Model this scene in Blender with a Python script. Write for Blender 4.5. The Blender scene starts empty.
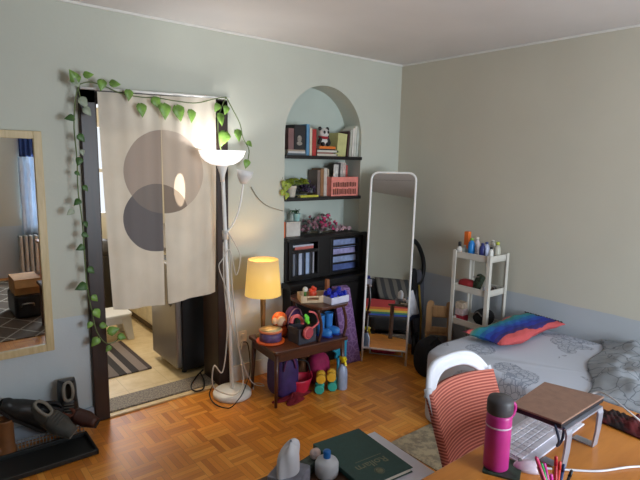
import bpy, bmesh, math, random
from mathutils import Matrix, Vector, Euler
random.seed(7)
PI = math.pi
R = math.radians
col = bpy.context.scene.collection

# ------------------------------------------------------------------ camera
F, YAW, PITCH, ROLL = 512.23, 0.682966, 0.154696, 0.020571
CAM = Vector((-3.52117, -3.22303, 1.65515))
_f = Vector((math.sin(YAW)*math.cos(PITCH), math.cos(YAW)*math.cos(PITCH), -math.sin(PITCH)))
_r0 = Vector((math.cos(YAW), -math.sin(YAW), 0)); _u0 = _r0.cross(_f)
_r = math.cos(ROLL)*_r0 + math.sin(ROLL)*_u0
_u = -math.sin(ROLL)*_r0 + math.cos(ROLL)*_u0
def at(px, py, axis, val):
    """the point of the plane x, y or z = val that stands at that spot of the photograph"""
    d = _f + (px-320)/F*_r - (py-240)/F*_u
    k = 'xyz'.index(axis)
    return CAM + d*((val-CAM[k])/d[k])
cd = bpy.data.cameras.new('camera'); co = bpy.data.objects.new('camera', cd); col.objects.link(co)
cd.sensor_width = 36; cd.lens = F/640*36; cd.clip_start = .02
mw = Matrix((_r, _u, -_f)).transposed().to_4x4(); mw.translation = CAM
co.matrix_world = mw
bpy.context.scene.camera = co

# ------------------------------------------------------------------ materials
def new_mat(name):
    m = bpy.data.materials.new(name); m.use_nodes = True
    nt = m.node_tree
    return m, nt, nt.nodes['Principled BSDF']
class NT:
    """small helper to wire nodes"""
    def __init__(s, nt): s.nt = nt
    def n(s, t, **kw):
        x = s.nt.nodes.new(t)
        for k, v in kw.items(): setattr(x, k, v)
        return x
    def put(s, sock, v):
        if hasattr(v, 'is_linked') or isinstance(v, bpy.types.NodeSocket): s.nt.links.new(v, sock)
        else: sock.default_value = v
    def m(s, op, a, b=None, c=None):
        x = s.n('ShaderNodeMath', operation=op)
        s.put(x.inputs[0], a)
        if b is not None: s.put(x.inputs[1], b)
        if c is not None: s.put(x.inputs[2], c)
        return x.outputs[0]
    def mix(s, f, a, b, mode='MIX'):
        x = s.n('ShaderNodeMix', data_type='RGBA', blend_type=mode)
        s.put(x.inputs[0], f); s.put(x.inputs[6], c4(a)); s.put(x.inputs[7], c4(b))
        return x.outputs[2]
    def xyz(s):
        tc = s.n('ShaderNodeTexCoord'); sp = s.n('ShaderNodeSeparateXYZ')
        s.nt.links.new(tc.outputs['Object'], sp.inputs[0])
        return tc.outputs['Object'], sp.outputs[0], sp.outputs[1], sp.outputs[2]
    def noise(s, vec, scale, detail=3, rough=.5):
        x = s.n('ShaderNodeTexNoise'); s.put(x.inputs['Vector'], vec)
        x.inputs['Scale'].default_value = scale; x.inputs['Detail'].default_value = detail; x.inputs['Roughness'].default_value = rough
        return x.outputs['Fac']
    def ramp(s, f, stops, interp='LINEAR'):
        x = s.n('ShaderNodeValToRGB'); s.put(x.inputs[0], f); cr = x.color_ramp; cr.interpolation = interp
        while len(cr.elements) < len(stops): cr.elements.new(.5)
        for e, (p, c) in zip(cr.elements, stops): e.position = p; e.color = c4(c)
        return x.outputs[0]
    def bump(s, h, strength, dist=.01):
        x = s.n('ShaderNodeBump'); s.put(x.inputs['Height'], h); x.inputs['Strength'].default_value = strength; x.inputs['Distance'].default_value = dist
        return x.outputs[0]
def c4(c):
    if isinstance(c, bpy.types.NodeSocket): return c
    return (c[0], c[1], c[2], 1)
def srgb(r, g, b):
    f = lambda v: v/12.92 if v <= .04045 else ((v+.055)/1.055)**2.4
    return (f(r/255), f(g/255), f(b/255))
_mc = {}
def M(name, rgb, rough=.55, metal=0, var=.12, scale=14, bump=0, trans=0, emit=0, alpha=1, sheen=0, spec=.5):
    """plain procedural material: colour with a soft noise variation"""
    if name in _mc: return _mc[name]
    m, nt, b = new_mat(name); h = NT(nt)
    c = srgb(*rgb); v, x, y, z = h.xyz(); nz = h.noise(v, scale)
    lo = tuple(k*(1-var) for k in c); hi = tuple(min(1, k*(1+var)) for k in c)
    cc = h.ramp(nz, [(.3, lo), (.7, hi)])
    nt.links.new(cc, b.inputs['Base Color'])
    b.inputs['Roughness'].default_value = rough; b.inputs['Metallic'].default_value = metal
    b.inputs['Specular IOR Level'].default_value = spec
    if bump: nt.links.new(h.bump(h.noise(v, scale*6), bump), b.inputs['Normal'])
    if trans: b.inputs['Transmission Weight'].default_value = trans
    if emit: nt.links.new(cc, b.inputs['Emission Color']); b.inputs['Emission Strength'].default_value = emit
    if sheen: b.inputs['Sheen Weight'].default_value = sheen
    _mc[name] = m
    return m

def mat_wall(name, up, low, dado=.7):
    m, nt, b = new_mat(name); h = NT(nt); v, x, y, z = h.xyz()
    e = h.m('ADD', z, h.m('MULTIPLY', h.m('SUBTRACT', h.noise(v, 9), .5), .012))
    f = h.m('LESS_THAN', e, dado)
    c = h.mix(f, srgb(*up), srgb(*low))
    nz = h.noise(v, 1.7, 4)
    c2 = h.mix(h.m('MULTIPLY', nz, .22), c, (.25, .25, .24), 'MULTIPLY')
    nt.links.new(c2, b.inputs['Base Color']); b.inputs['Roughness'].default_value = .7
    nt.links.new(h.bump(h.noise(v, 60), .06), b.inputs['Normal'])
    return m
def mat_parquet():
    m, nt, b = new_mat('oak_parquet'); h = NT(nt); v, x, y, z = h.xyz()
    S = .16; N = 5
    cx = h.m('FLOOR', h.m('DIVIDE', x, S)); cy = h.m('FLOOR', h.m('DIVIDE', y, S))
    par = h.m('ABSOLUTE', h.m('MODULO', h.m('ADD', cx, cy), 2.0))
    par = h.m('GREATER_THAN', par, .5)
    ux = h.m('DIVIDE', x, S/N); uy = h.m('DIVIDE', y, S/N)
    u = h.m('ADD', h.m('MULTIPLY', ux, par), h.m('MULTIPLY', uy, h.m('SUBTRACT', 1.0, par)))
    w = h.m('ADD', h.m('MULTIPLY', uy, par), h.m('MULTIPLY', ux, h.m('SUBTRACT', 1.0, par)))
    st = h.m('FLOOR', u)
    cb = h.n('ShaderNodeCombineXYZ'); h.put(cb.inputs[0], st); h.put(cb.inputs[1], h.m('ADD', cx, h.m('MULTIPLY', cy, 37.0))); h.put(cb.inputs[2], par)
    wn = h.n('ShaderNodeTexWhiteNoise'); nt.links.new(cb.outputs[0], wn.inputs[0])
    cb2 = h.n('ShaderNodeCombineXYZ'); h.put(cb2.inputs[0], cx); h.put(cb2.inputs[1], cy)
    wn2 = h.n('ShaderNodeTexWhiteNoise'); nt.links.new(cb2.outputs[0], wn2.inputs[0])
    cg = h.n('ShaderNodeCombineXYZ'); h.put(cg.inputs[0], h.m('MULTIPLY', u, 3.0)); h.put(cg.inputs[1], h.m('MULTIPLY', w, .5)); h.put(cg.inputs[2], h.m('MULTIPLY', wn.outputs[0], 9.0))
    gr = h.noise(cg.outputs[0], 1.6, 5, .6)
    f = h.m('ADD', h.m('MULTIPLY', wn.outputs[0], .55), h.m('ADD', h.m('MULTIPLY', wn2.outputs[0], .2), h.m('MULTIPLY', gr, .3)))
    c = h.ramp(f, [(.1, srgb(178, 100, 30)), (.38, srgb(208, 128, 42)), (.62, srgb(222, 142, 50)), (.95, srgb(236, 166, 74))])
    fr = h.m('FRACT', u); ed = h.m('MINIMUM', fr, h.m('SUBTRACT', 1.0, fr))
    fw = h.m('FRACT', h.m('DIVIDE', w, float(N))); ew = h.m('MULTIPLY', h.m('MINIMUM', fw, h.m('SUBTRACT', 1.0, fw)), float(N))
    gap = h.m('LESS_THAN', h.m('MINIMUM', ed, ew), .035)
    c = h.mix(h.m('MULTIPLY', gap, .45), c, srgb(100, 54, 20))
    nt.links.new(c, b.inputs['Base Color'])
    nt.links.new(h.m('ADD', .26, h.m('MULTIPLY', gr, .2)), b.inputs['Roughness'])
    nt.links.new(h.bump(h.m('SUBTRACT', 1.0, gap), .15, .002), b.inputs['Normal'])
    return m
def mat_wood(name, a, bcol, axis=0, scale=3, rough=.35, stretch=9):
    m, nt, b = new_mat(name); h = NT(nt); v, x, y, z = h.xyz()
    mp = h.n('ShaderNodeMapping'); nt.links.new(v, mp.inputs[0])
    sc = [stretch]*3; sc[axis] = 1; mp.inputs['Scale'].default_value = sc
    g = h.noise(mp.outputs[0], scale, 5, .6)
    nt.links.new(h.ramp(g, [(.3, srgb(*a)), (.7, srgb(*bcol))]), b.inputs['Base Color'])
    b.inputs['Roughness'].default_value = rough
    return m
def mat_stripes(name, axis, stops, lo, hi, rough=.8, warp=0, bump=.1):
    """bands of colour across one axis of the object, from lo to hi"""
    m, nt, b = new_mat(name); h = NT(nt); o = h.xyz(); k = o[1+axis]
    if warp: k = h.m('ADD', k, h.m('MULTIPLY', h.m('SUBTRACT', h.noise(o[0], 5), .5), warp))
    f = h.m('DIVIDE', h.m('SUBTRACT', k, lo), hi-lo)
    c = h.ramp(f, [(p, srgb(*q)) for p, q in stops], 'CONSTANT')
    c = h.mix(h.m('MULTIPLY', h.noise(o[0], 120, 2), .3), c, (.1, .1, .1), 'MULTIPLY')
    nt.links.new(c, b.inputs['Base Color']); b.inputs['Roughness'].default_value = rough
    nt.links.new(h.bump(h.noise(o[0], 200), bump), b.inputs['Normal'])
    return m
def mat_speckle(name, base, spot, scale, thr=.55, rough=.6):
    m, nt, b = new_mat(name); h = NT(nt); v, x, y, z = h.xyz()
    f = h.noise(v, scale, 4, .7)
    nt.links.new(h.ramp(f, [(thr-.07, srgb(*base)), (thr+.07, srgb(*spot))]), b.inputs['Base Color'])
    b.inputs['Roughness'].default_value = rough
    return m
def mat_print(name, base, ink, scale=4.5, freq=46, thr=.5, width=.22):
    """cloth with drawn medallions: thin rings round scattered centres"""
    m, nt, b = new_mat(name); h = NT(nt); v, x, y, z = h.xyz()
    vo = h.n('ShaderNodeTexVoronoi'); nt.links.new(v, vo.inputs['Vector']); vo.inputs['Scale'].default_value = scale
    d = vo.outputs['Distance']
    wob = h.m('ADD', d, h.m('MULTIPLY', h.noise(v, 28), .12))
    ring = h.m('LESS_THAN', h.m('ABSOLUTE', h.m('SINE', h.m('MULTIPLY', wob, freq))), width)
    vo2 = h.n('ShaderNodeTexVoronoi', feature='DISTANCE_TO_EDGE'); nt.links.new(v, vo2.inputs['Vector']); vo2.inputs['Scale'].default_value = 26
    pet = h.m('LESS_THAN', vo2.outputs['Distance'], .06)
    near = h.m('LESS_THAN', d, .52)
    zone = h.m('GREATER_THAN', h.noise(v, 2.6), thr)
    ink_f = h.m('MULTIPLY', h.m('MULTIPLY', h.m('MAXIMUM', ring, pet), near), zone)
    wash = h.m('MULTIPLY', h.m('MULTIPLY', near, zone), .22)
    c = h.mix(h.m('MAXIMUM', h.m('MULTIPLY', ink_f, .75), wash), srgb(*base), srgb(*ink))
    nt.links.new(c, b.inputs['Base Color']); b.inputs['Roughness'].default_value = .85
    nt.links.new(h.bump(h.noise(v, 140), .1), b.inputs['Normal'])
    return m
def mat_lines(name, base, ink, scale, width=.05, warp=.3, rough=.9):
    m, nt, b = new_mat(name); h = NT(nt); v, x, y, z = h.xyz()
    n = h.n('ShaderNodeTexNoise'); nt.links.new(v, n.inputs['Vector']); n.inputs['Scale'].default_value = 5
    mx = h.n('ShaderNodeVectorMath', operation='MULTIPLY_ADD'); nt.links.new(n.outputs['Color'], mx.inputs[0]); mx.inputs[1].default_value = (warp, warp, warp); nt.links.new(v, mx.inputs[2])
    vo2 = h.n('ShaderNodeTexVoronoi', feature='DISTANCE_TO_EDGE'); nt.links.new(mx.outputs[0], vo2.inputs['Vector']); vo2.inputs['Scale'].default_value = scale
    f = h.m('LESS_THAN', vo2.outputs['Distance'], width)
    c = h.mix(f, srgb(*base), srgb(*ink))
    c = h.mix(h.m('MULTIPLY', h.noise(v, 18), .45), c, (.2, .2, .2), 'MULTIPLY')
    nt.links.new(c, b.inputs['Base Color']); b.inputs['Roughness'].default_value = rough
    return m
def mat_diamonds(name, base, ink, size=.28, width=.07):
    m, nt, b = new_mat(name); h = NT(nt); v, x, y, z = h.xyz()
    p = h.m('FRACT', h.m('DIVIDE', h.m('ADD', x, h.m('MULTIPLY', y, .7)), size)); q = h.m('FRACT', h.m('DIVIDE', h.m('SUBTRACT', x, h.m('MULTIPLY', y, .7)), size))
    f = h.m('LESS_THAN', h.m('MINIMUM', p, q), width)
    c = h.mix(f, srgb(*base), srgb(*ink)); c = h.mix(h.m('MULTIPLY', h.noise(v, 30), .6), c, (.3, .3, .3), 'MULTIPLY')
    nt.links.new(c, b.inputs['Base Color']); b.inputs['Roughness'].default_value = .95
    return m

WALL = mat_wall('painted_plaster_grey_green', (201, 203, 190), (196, 206, 211))
WALLR = mat_wall('painted_plaster_warm_grey', (203, 198, 182), (182, 188, 194))
CEIL = M('ceiling_paint', (214, 210, 207), .8, var=.04, scale=2)
NICHE = M('niche_paint', (190, 200, 190), .7, var=.05, scale=3)
FLOOR = mat_parquet()
WHITE_TRIM = M('white_gloss_paint', (214, 208, 198), .35, var=.05)
DARKWOOD = mat_wood('dark_stained_wood', (26, 15, 11), (48, 26, 18), 2, 4, .4)
BLACKWOOD = M('black_painted_wood', (20, 17, 17), .4, var=.2)
OAK = mat_wood('light_oak', (186, 164, 118), (208, 188, 146), 2, 5, .45)
GLASSM, _nt, _b = new_mat('mirror_glass'); _h = NT(_nt); _v = _h.xyz()[0]
_b.inputs['Metallic'].default_value = 1; _b.inputs['Roughness'].default_value = .01
_nt.links.new(_h.ramp(_h.noise(_v, 1.0), [(0, (.90, .92, .92)), (1, (.93, .95, .95))]), _b.inputs['Base Color'])
WHITE_METAL = M('white_enamel', (238, 236, 232), .35, var=.03)
WHITE_PLASTIC = M('white_plastic', (214, 211, 206), .4, var=.04)
CREAM = M('cream_plastic', (205, 196, 180), .45)
BLACK = M('black_plastic', (20, 20, 22), .45, var=.2)
BLACK_CLOTH = M('black_cloth', (17, 17, 20), .9, var=.25, bump=.3)
CHROME = M('brushed_steel', (170, 168, 165), .28, 1)
PAPER = M('page_paper', (214, 208, 192), .8)
WHITE_PAPER = M('white_paper', (222, 222, 234), .7, var=.03)
CORD_W = M('white_cord', (205, 198, 188), .5)
CORD_B = M('black_cord', (18, 16, 16), .5)

# ------------------------------------------------------------------ mesh builder
RM = {}
def lerp(a, b, t): return a+(b-a)*t
class MB:
    def __init__(s, local=False): s.v = []; s.f = []; s.sm = []; s.local = local; s.weld = False
    def add(s, vs, fs, smooth=False, mat=None):
        o = len(s.v)
        s.v += [Vector(p) if mat is None else mat @ Vector(p) for p in vs]
        s.f += [[i+o for i in f] for f in fs]; s.sm += [smooth]*len(fs)
        return s
    def box(s, c, d, rot=None):
        x, y, z = d[0]/2, d[1]/2, d[2]/2
        m = Matrix.Translation(Vector(c))
        if rot is not None: m = m @ (Euler(rot).to_matrix().to_4x4() if not isinstance(rot, Matrix) else rot.to_4x4())
        vs = [(-x,-y,-z),(x,-y,-z),(x,y,-z),(-x,y,-z),(-x,-y,z),(x,-y,z),(x,y,z),(-x,y,z)]
        return s.add(vs, [(3,2,1,0),(4,5,6,7),(0,1,5,4),(1,2,6,5),(2,3,7,6),(3,0,4,7)], False, m)
    def bx(s, a, b): return s.box([(a[i]+b[i])/2 for i in range(3)], [abs(b[i]-a[i]) for i in range(3)])
    def hexa(s, bot, top):
        """block between two quads"""
        vs = list(bot)+list(top)
        return s.add(vs, [(3,2,1,0),(4,5,6,7),(0,1,5,4),(1,2,6,5),(2,3,7,6),(3,0,4,7)])
    def rbox(s, c, d, r=.01, rot=None, n=4):
        """box with rounded vertical corners"""
        x, y, z = d[0]/2, d[1]/2, d[2]/2; r = min(r, x*.99, y*.99)
        pts = []
        for k, (sx, sy) in enumerate(((1,1),(-1,1),(-1,-1),(1,-1))):
            for i in range(n+1):
                a = PI/2*(k+i/n); pts.append((sx*(x-r)+r*math.cos(a), sy*(y-r)+r*math.sin(a)))
        return s.prism(pts, -z, z, c, rot)
    def prism(s, pts, z0, z1, c=(0,0,0), rot=None, smooth=False):
        m = Matrix.Translation(Vector(c))
        if rot is not None: m = m @ (Euler(rot).to_matrix().to_4x4() if not isinstance(rot, Matrix) else rot.to_4x4())
        n = len(pts); vs = [(p[0], p[1], z0) for p in pts]+[(p[0], p[1], z1) for p in pts]
        s.add(vs, [list(range(n))[::-1], list(range(n, 2*n))], False, m)
        o = len(s.v)-2*n
        for i in range(n): s.f.append([o+i, o+(i+1) % n, o+n+(i+1) % n, o+n+i]); s.sm.append(smooth)
        return s
    def tube(s, pts, r, n=8, cap=True, closed=False):
        pts = [Vector(p) for p in pts]; k = len(pts)
        rs = r if isinstance(r, (list, tuple)) else [r]*k
        vs = []; fs = []; up = None
        for i, p in enumerate(pts):
            a = pts[i-1] if (i > 0 or closed) else p; b = pts[(i+1) % k] if (i < k-1 or closed) else p
            t = (b-a)
            t = t.normalized() if t.length > 1e-9 else Vector((0,0,1))
            if up is None:
                up = Vector((0,0,1)) if abs(t.z) < .9 else Vector((1,0,0))
            x = t.cross(up)
            if x.length < 1e-6: x = t.cross(Vector((1,.3,0)))
            x.normalize(); up = x.cross(t).normalized()
            for j in range(n):
                q = 2*PI*j/n; vs.append(p+rs[i]*(math.cos(q)*x+math.sin(q)*up))
        for i in range(k if closed else k-1):
            i2 = (i+1) % k
            for j in range(n): fs.append((i*n+j, i*n+(j+1) % n, i2*n+(j+1) % n, i2*n+j))
        s.add(vs, fs, True)
        if cap and not closed:
            o = len(s.v)-len(vs)
            s.f += [[o+j for j in range(n)][::-1], [o+(k-1)*n+j for j in range(n)]]; s.sm += [False, False]
        return s
    def lathe(s, prof, c=(0,0,0), n=28, rot=None, cap=(True, True), smooth=True):
        m = Matrix.Translation(Vector(c))
        if rot is not None: m = m @ (Euler(rot).to_matrix().to_4x4() if not isinstance(rot, Matrix) else rot.to_4x4())
        vs = []; fs = []
        for r, z in prof:
            for j in range(n): q = 2*PI*j/n; vs.append((r*math.cos(q), r*math.sin(q), z))
        for i in range(len(prof)-1):
            for j in range(n): fs.append((i*n+j, i*n+(j+1) % n, (i+1)*n+(j+1) % n, (i+1)*n+j))
        s.add(vs, fs, smooth, m); o = len(s.v)-len(vs)
        if cap[0] and prof[0][0] > 1e-5: s.f.append([o+j for j in range(n)][::-1]); s.sm.append(False)
        if cap[1] and prof[-1][0] > 1e-5: s.f.append([o+(len(prof)-1)*n+j for j in range(n)]); s.sm.append(False)
        return s
    def ell(s, c, r, rot=None, n=16, k=10, fn=None, e=1):
        m = Matrix.Translation(Vector(c))
        if rot is not None: m = m @ (Euler(rot).to_matrix().to_4x4() if not isinstance(rot, Matrix) else rot.to_4x4())
        if not isinstance(r, (list, tuple)): r = (r, r, r)
        vs = []; fs = []
        pw = lambda t: math.copysign(abs(t)**e, t)
        for i in range(k+1):
            a = -PI/2+PI*i/k
            for j in range(n):
                q = 2*PI*j/n
                p = Vector((r[0]*pw(math.cos(a))*pw(math.cos(q)), r[1]*pw(math.cos(a))*pw(math.sin(q)), r[2]*pw(math.sin(a))))
                if fn: p = fn(p)
                vs.append(p)
        for i in range(k):
            for j in range(n): fs.append((i*n+j, i*n+(j+1) % n, (i+1)*n+(j+1) % n, (i+1)*n+j))
        return s.add(vs, fs, True, m)
    def grid(s, fn, nu, nv, smooth=True, flip=False):
        vs = [fn(i/nu, j/nv) for j in range(nv+1) for i in range(nu+1)]; w = nu+1
        fs = [(j*w+i, j*w+i+1, (j+1)*w+i+1, (j+1)*w+i) for j in range(nv) for i in range(nu)]
        if flip: fs = [f[::-1] for f in fs]
        return s.add(vs, fs, smooth)
    def leaf(s, p, d, nrm, L, W):
        """heart-shaped leaf with a folded midrib, from stalk point p along d"""
        d = Vector(d).normalized(); n = Vector(nrm).normalized(); x = d.cross(n).normalized(); n = x.cross(d)
        p = Vector(p)
        prof = [(0, .1), (.06, .36), (.22, .5), (.45, .44), (.7, .26), (.9, .09)]
        vs = [p+d*(L*t) - n*(L*.18*t*t) for t, _ in prof]+[p+d*L-n*(L*.2)]
        k = len(prof)
        for sg in (-1, 1):
            vs += [p+d*(L*(t-(.1 if i == 0 else 0)))+x*(sg*W*w)+n*(W*w*.35) - n*(L*.18*t*t) for i, (t, w) in enumerate(prof)]
        fs = []
        for si in (0, 1):
            o = k+1+si*k
            for i in range(k-1):
                q = (i, i+1, o+i+1, o+i); fs.append(q if si else q[::-1])
            q = (k-1, k, o+k-1); fs.append(q if si else q[::-1])
        return s.add(vs, fs, True)
    def mesh(s, name, mats, inv=None):
        me = bpy.data.meshes.new(name)
        vs = [inv @ v for v in s.v] if inv else s.v
        me.from_pydata([tuple(v) for v in vs], [], s.f)
        me.polygons.foreach_set('use_smooth', s.sm)
        me.materials.append(mats)
        if s.weld:
            b = bmesh.new(); b.from_mesh(me); bmesh.ops.remove_doubles(b, verts=b.verts, dist=.0004); b.to_mesh(me); b.free()
        me.update()
        return me
    def build(s, name, mat, parent=None, bevel=0, seg=2, solid=0, sub=0):
        inv = None
        if parent is not None and not s.local: inv = RM[parent.name].inverted()
        o = bpy.data.objects.new(name, s.mesh(name, mat, inv)); col.objects.link(o)
        if parent is not None: o.parent = parent; RM[o.name] = RM[parent.name]
        else: RM[o.name] = Matrix.Identity(4)
        mods(o, bevel, seg, solid, sub)
        return o
    def solo(s, name, mat, label, cat, group=None, bevel=0, seg=2, solid=0, sub=0):
        """a thing of one mesh, its origin at the middle of its base"""
        lo = [min(v[i] for v in s.v) for i in range(3)]; hi = [max(v[i] for v in s.v) for i in range(3)]
        base = Vector(((lo[0]+hi[0])/2, (lo[1]+hi[1])/2, lo[2]))
        o = bpy.data.objects.new(name, s.mesh(name, mat, Matrix.Translation(-base))); o.location = base; col.objects.link(o)
        RM[o.name] = Matrix.Translation(base)
        tag(o, label, cat, group); mods(o, bevel, seg, solid, sub)
        return o
def mods(o, bevel, seg, solid, sub):
    if solid:
        m = o.modifiers.new('solid', 'SOLIDIFY'); m.thickness = solid; m.offset = 0
    if bevel:
        m = o.modifiers.new('bevel', 'BEVEL'); m.width = bevel; m.segments = seg; m.limit_method = 'ANGLE'; m.angle_limit = R(40)
    if sub:
        m = o.modifiers.new('sub', 'SUBSURF'); m.levels = sub; m.render_levels = sub
def tag(o, label, cat, group=None):
    o['label'] = label; o['category'] = cat
    if group: o['group'] = group
    return o
def thing(name, label, cat, loc=(0,0,0), rot=(0,0,0), group=None):
    o = bpy.data.objects.new(name, None); col.objects.link(o); o.empty_display_size = .05
    if not isinstance(rot, (tuple, list)): rot = (0, 0, rot)
    o.location = loc; o.rotation_euler = rot
    RM[o.name] = Matrix.Translation(Vector(loc)) @ Euler(rot).to_matrix().to_4x4()
    return tag(o, label, cat, group)
def struct(name, mb, mat, **k):
    o = mb.build(name, mat, None, **k); o['kind'] = 'structure'; return o
def copy_tree(o, parent=None):
    c = o.copy(); col.objects.link(c)
    if parent is not None: c.parent = parent
    for ch in [x for x in bpy.data.objects if x.parent == o]: copy_tree(ch, c)
    return c
def cat_pts(pts, n=8, closed=False):
    """smooth curve through points"""
    P = [Vector(p) for p in pts]; k = len(P); out = []
    for i in range(k if closed else k-1):
        g = lambda j: P[j % k] if closed else P[max(0, min(k-1, j))]
        a, b, c, d = g(i-1), g(i), g(i+1), g(i+2)
        for q in range(n):
            t = q/n
            out.append(.5*((2*b)+(c-a)*t+(2*a-5*b+4*c-d)*t*t+(3*b-a-3*c+d)*t**3))
    if not closed: out.append(P[-1])
    return out
def nz(*a): return math.sin(a[0]*7.1+a[1]*3.3)*.5+math.sin(a[0]*13.7-a[1]*9.1+1.3)*.3+math.sin(a[1]*17.3+a[0]*4.2+.7)*.2

# ------------------------------------------------------------------ the setting
H = 2.5; XL = -5.4; YF = -4.7
struct('floor', MB().bx((XL-.1, YF-.1, -.1), (.1, .0, 0)), FLOOR)
struct('ceiling', MB().bx((XL-.1, YF-.1, H), (.1, .25, H+.1)), CEIL)
# wall with the doorway and the arched niche
DX0, DX1, DH = -2.62, -1.84, 1.96        # clear opening of the doorway
NX0, NX1, NZ, ND = -1.26, -.47, 1.84, .2 # niche
nr = (NX1-NX0)/2; ncx = (NX0+NX1)/2
w = MB()
def quad(a, b, z0, z1): w.add([(a,0,z0),(b,0,z0),(b,0,z1),(a,0,z1)], [(0,1,2,3)])
quad(XL, DX0, 0, H); quad(DX0, DX1, DH, H); quad(DX1, NX0, 0, H); quad(NX1, 0, 0, H)
K = 28
arc = [(ncx-nr*math.cos(PI*i/K), NZ+nr*math.sin(PI*i/K)) for i in range(K+1)]
for i in range(K):
    (xa, za), (xb, zb) = arc[i], arc[i+1]
    w.add([(xa,0,za),(xb,0,zb),(xb,0,H),(xa,0,H)], [(0,1,2,3)])
out = [(NX0, 0)]+arc+[(NX1, 0)]
for i in range(len(out)-1):
    (xa, za), (xb, zb) = out[i], out[i+1]
    w.add([(xa,0,za),(xa,ND,za),(xb,ND,zb),(xb,0,zb)], [(0,1,2,3)], 0 < i < len(out)-2)
# door reveal
for a, b in (((DX0,0),(DX0,DH)), ((DX0,DH),(DX1,DH)), ((DX1,DH),(DX1,0))):
    w.add([(a[0],0,a[1]),(a[0],.2,a[1]),(b[0],.2,b[1]),(b[0],0,b[1])], [(0,1,2,3)])
struct('wall_back', w, WALL)
nb = MB(); nb.add([(x, ND, z) for x, z in out], [list(range(len(out)))])
struct('wall_niche', nb, NICHE)
struct('wall_right', MB().bx((0, YF-.1, 0), (.1, .25, H)), WALLR)
struct('wall_left', MB().bx((XL-.1, YF-.1, 0), (XL, 0, H)), WALL)
# wall behind the camera with its window
WX0, WX1, WZ0, WZ1 = -2.27, -.75, .63, 2.15
wf = MB()
for a, b in (((XL, 0), (WX0, H)), ((WX1, 0), (0, H)), ((WX0, 0), (WX1, WZ0)), ((WX0, WZ1), (WX1, H))):
    wf.bx((a[0], YF-.1, a[1]), (b[0], YF, b[1]))
struct('wall_front', wf, WALL)
wn = MB()
for a, b in (((WX0, WZ0), (WX0+.06, WZ1)), ((WX1-.06, WZ0), (WX1, WZ1)), ((WX0, WZ0), (WX1, WZ0+.06)), ((WX0, WZ1-.06), (WX1, WZ1)), ((WX0, 1.4), (WX1, 1.44)), ((-1.53, WZ0), (-1.49, WZ1))):
    wn.bx((a[0], YF-.07, a[1]), (b[0], YF-.02, b[1]))
wo = struct('window_1', wn, WHITE_TRIM)
# crown strips and skirting boards
struct('trim_1', MB().bx((XL, -.014, H-.014), (0, -.001, H-.001)), M('crown_strip', (222, 220, 214), .5, var=.03))
struct('trim_2', MB().bx((-.014, YF, H-.014), (-.001, -.014, H-.001)), M('crown_strip', (222, 220, 214)))
struct('baseboard_back', MB().bx((-1.755, -.018, 0), (-1.31, -.001, .12)).bx((-1.755, -.024, 0), (-1.31, -.018, .02)), WHITE_TRIM, bevel=.004)
struct('baseboard_left', MB().bx((XL, -.018, 0), (-2.706, -.001, .1)), M('skirting_blue_grey', (160, 172, 186), .6), bevel=.004)
struct('baseboard_right', MB().bx((-.018, YF, 0), (-.001, -.001, .1)), M('skirting_blue_grey', (160, 172, 186)), bevel=.004)
# door frame
d = MB().bx((-2.706, -.03, 0), (-2.614, .208, 2.035)).bx((-1.848, -.03, 0), (-1.757, .208, 2.045)).bx((-2.706, -.03, 1.95), (-1.757, .208, 2.04))
struct('door_1', d, DARKWOOD, bevel=.006)
struct('trim_3', MB().bx((-2.616, -.025, 0), (-1.845, .02, .012)), M('pale_threshold_strip', (222, 196, 150), .4), bevel=.003)
struct('trim_4', MB().bx((-2.616, .02, -.02), (-1.845, .21, .022)), mat_speckle('speckled_stone', (150, 138, 122), (96, 88, 80), 90, .5), bevel=.004)
# kitchen beyond
def mat_vinyl():
    m, nt, b = new_mat('beige_vinyl_tile'); h = NT(nt); v, x, y, z = h.xyz()
    fx = h.m('FRACT', h.m('DIVIDE', x, .3)); fy = h.m('FRACT', h.m('DIVIDE', y, .3))
    g = h.m('LESS_THAN', h.m('MINIMUM', fx, fy), .02)
    c = h.ramp(h.noise(v, 7, 5, .65), [(.3, srgb(198, 172, 124)), (.7, srgb(222, 200, 156))])
    c = h.mix(h.m('MULTIPLY', g, .35), c, srgb(150, 128, 92))
    nt.links.new(c, b.inputs['Base Color']); b.inputs['Roughness'].default_value = .4
    return m
KX0, KX1, KY = -3.1, -1.15, 2.5
struct('floor_kitchen', MB().bx((KX0, .2, -.1), (KX1, KY, 0)), mat_vinyl())
KW = M('kitchen_wall_paint', (214, 206, 186), .7, var=.05, scale=3)
struct('wall_kitchen_left', MB().bx((KX0-.05, .2, 0), (KX0, KY, H)), KW)
struct('wall_kitchen_right', MB().bx((KX1, .25, 0), (KX1+.05, KY, H)), KW)
kb = MB(); kx0, kx1, kz0, kz1 = -2.3, -1.6, 1.0, 2.0
for a, b in (((KX0, 0), (kx0, H)), ((kx1, 0), (KX1, H)), ((kx0, 0), (kx1, kz0)), ((kx0, kz1), (kx1, H))):
    kb.bx((a[0], KY, a[1]), (b[0], KY+.05, b[1]))
struct('wall_kitchen_back', kb, KW)
kw = MB()
for a, b in (((kx0, kz0), (kx0+.05, kz1)), ((kx1-.05, kz0), (kx1, kz1)), ((kx0, kz0), (kx1, kz0+.05)), ((kx0, kz1-.05), (kx1, kz1)), ((kx0, 1.48), (kx1, 1.52))):
    kw.bx((a[0], KY, a[1]), (b[0], KY+.04, b[1]))
struct('window_2', kw, WHITE_TRIM)
struct('ceiling_kitchen', MB().bx((KX0, .25, H), (KX1, KY, H+.05)), CEIL)
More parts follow.
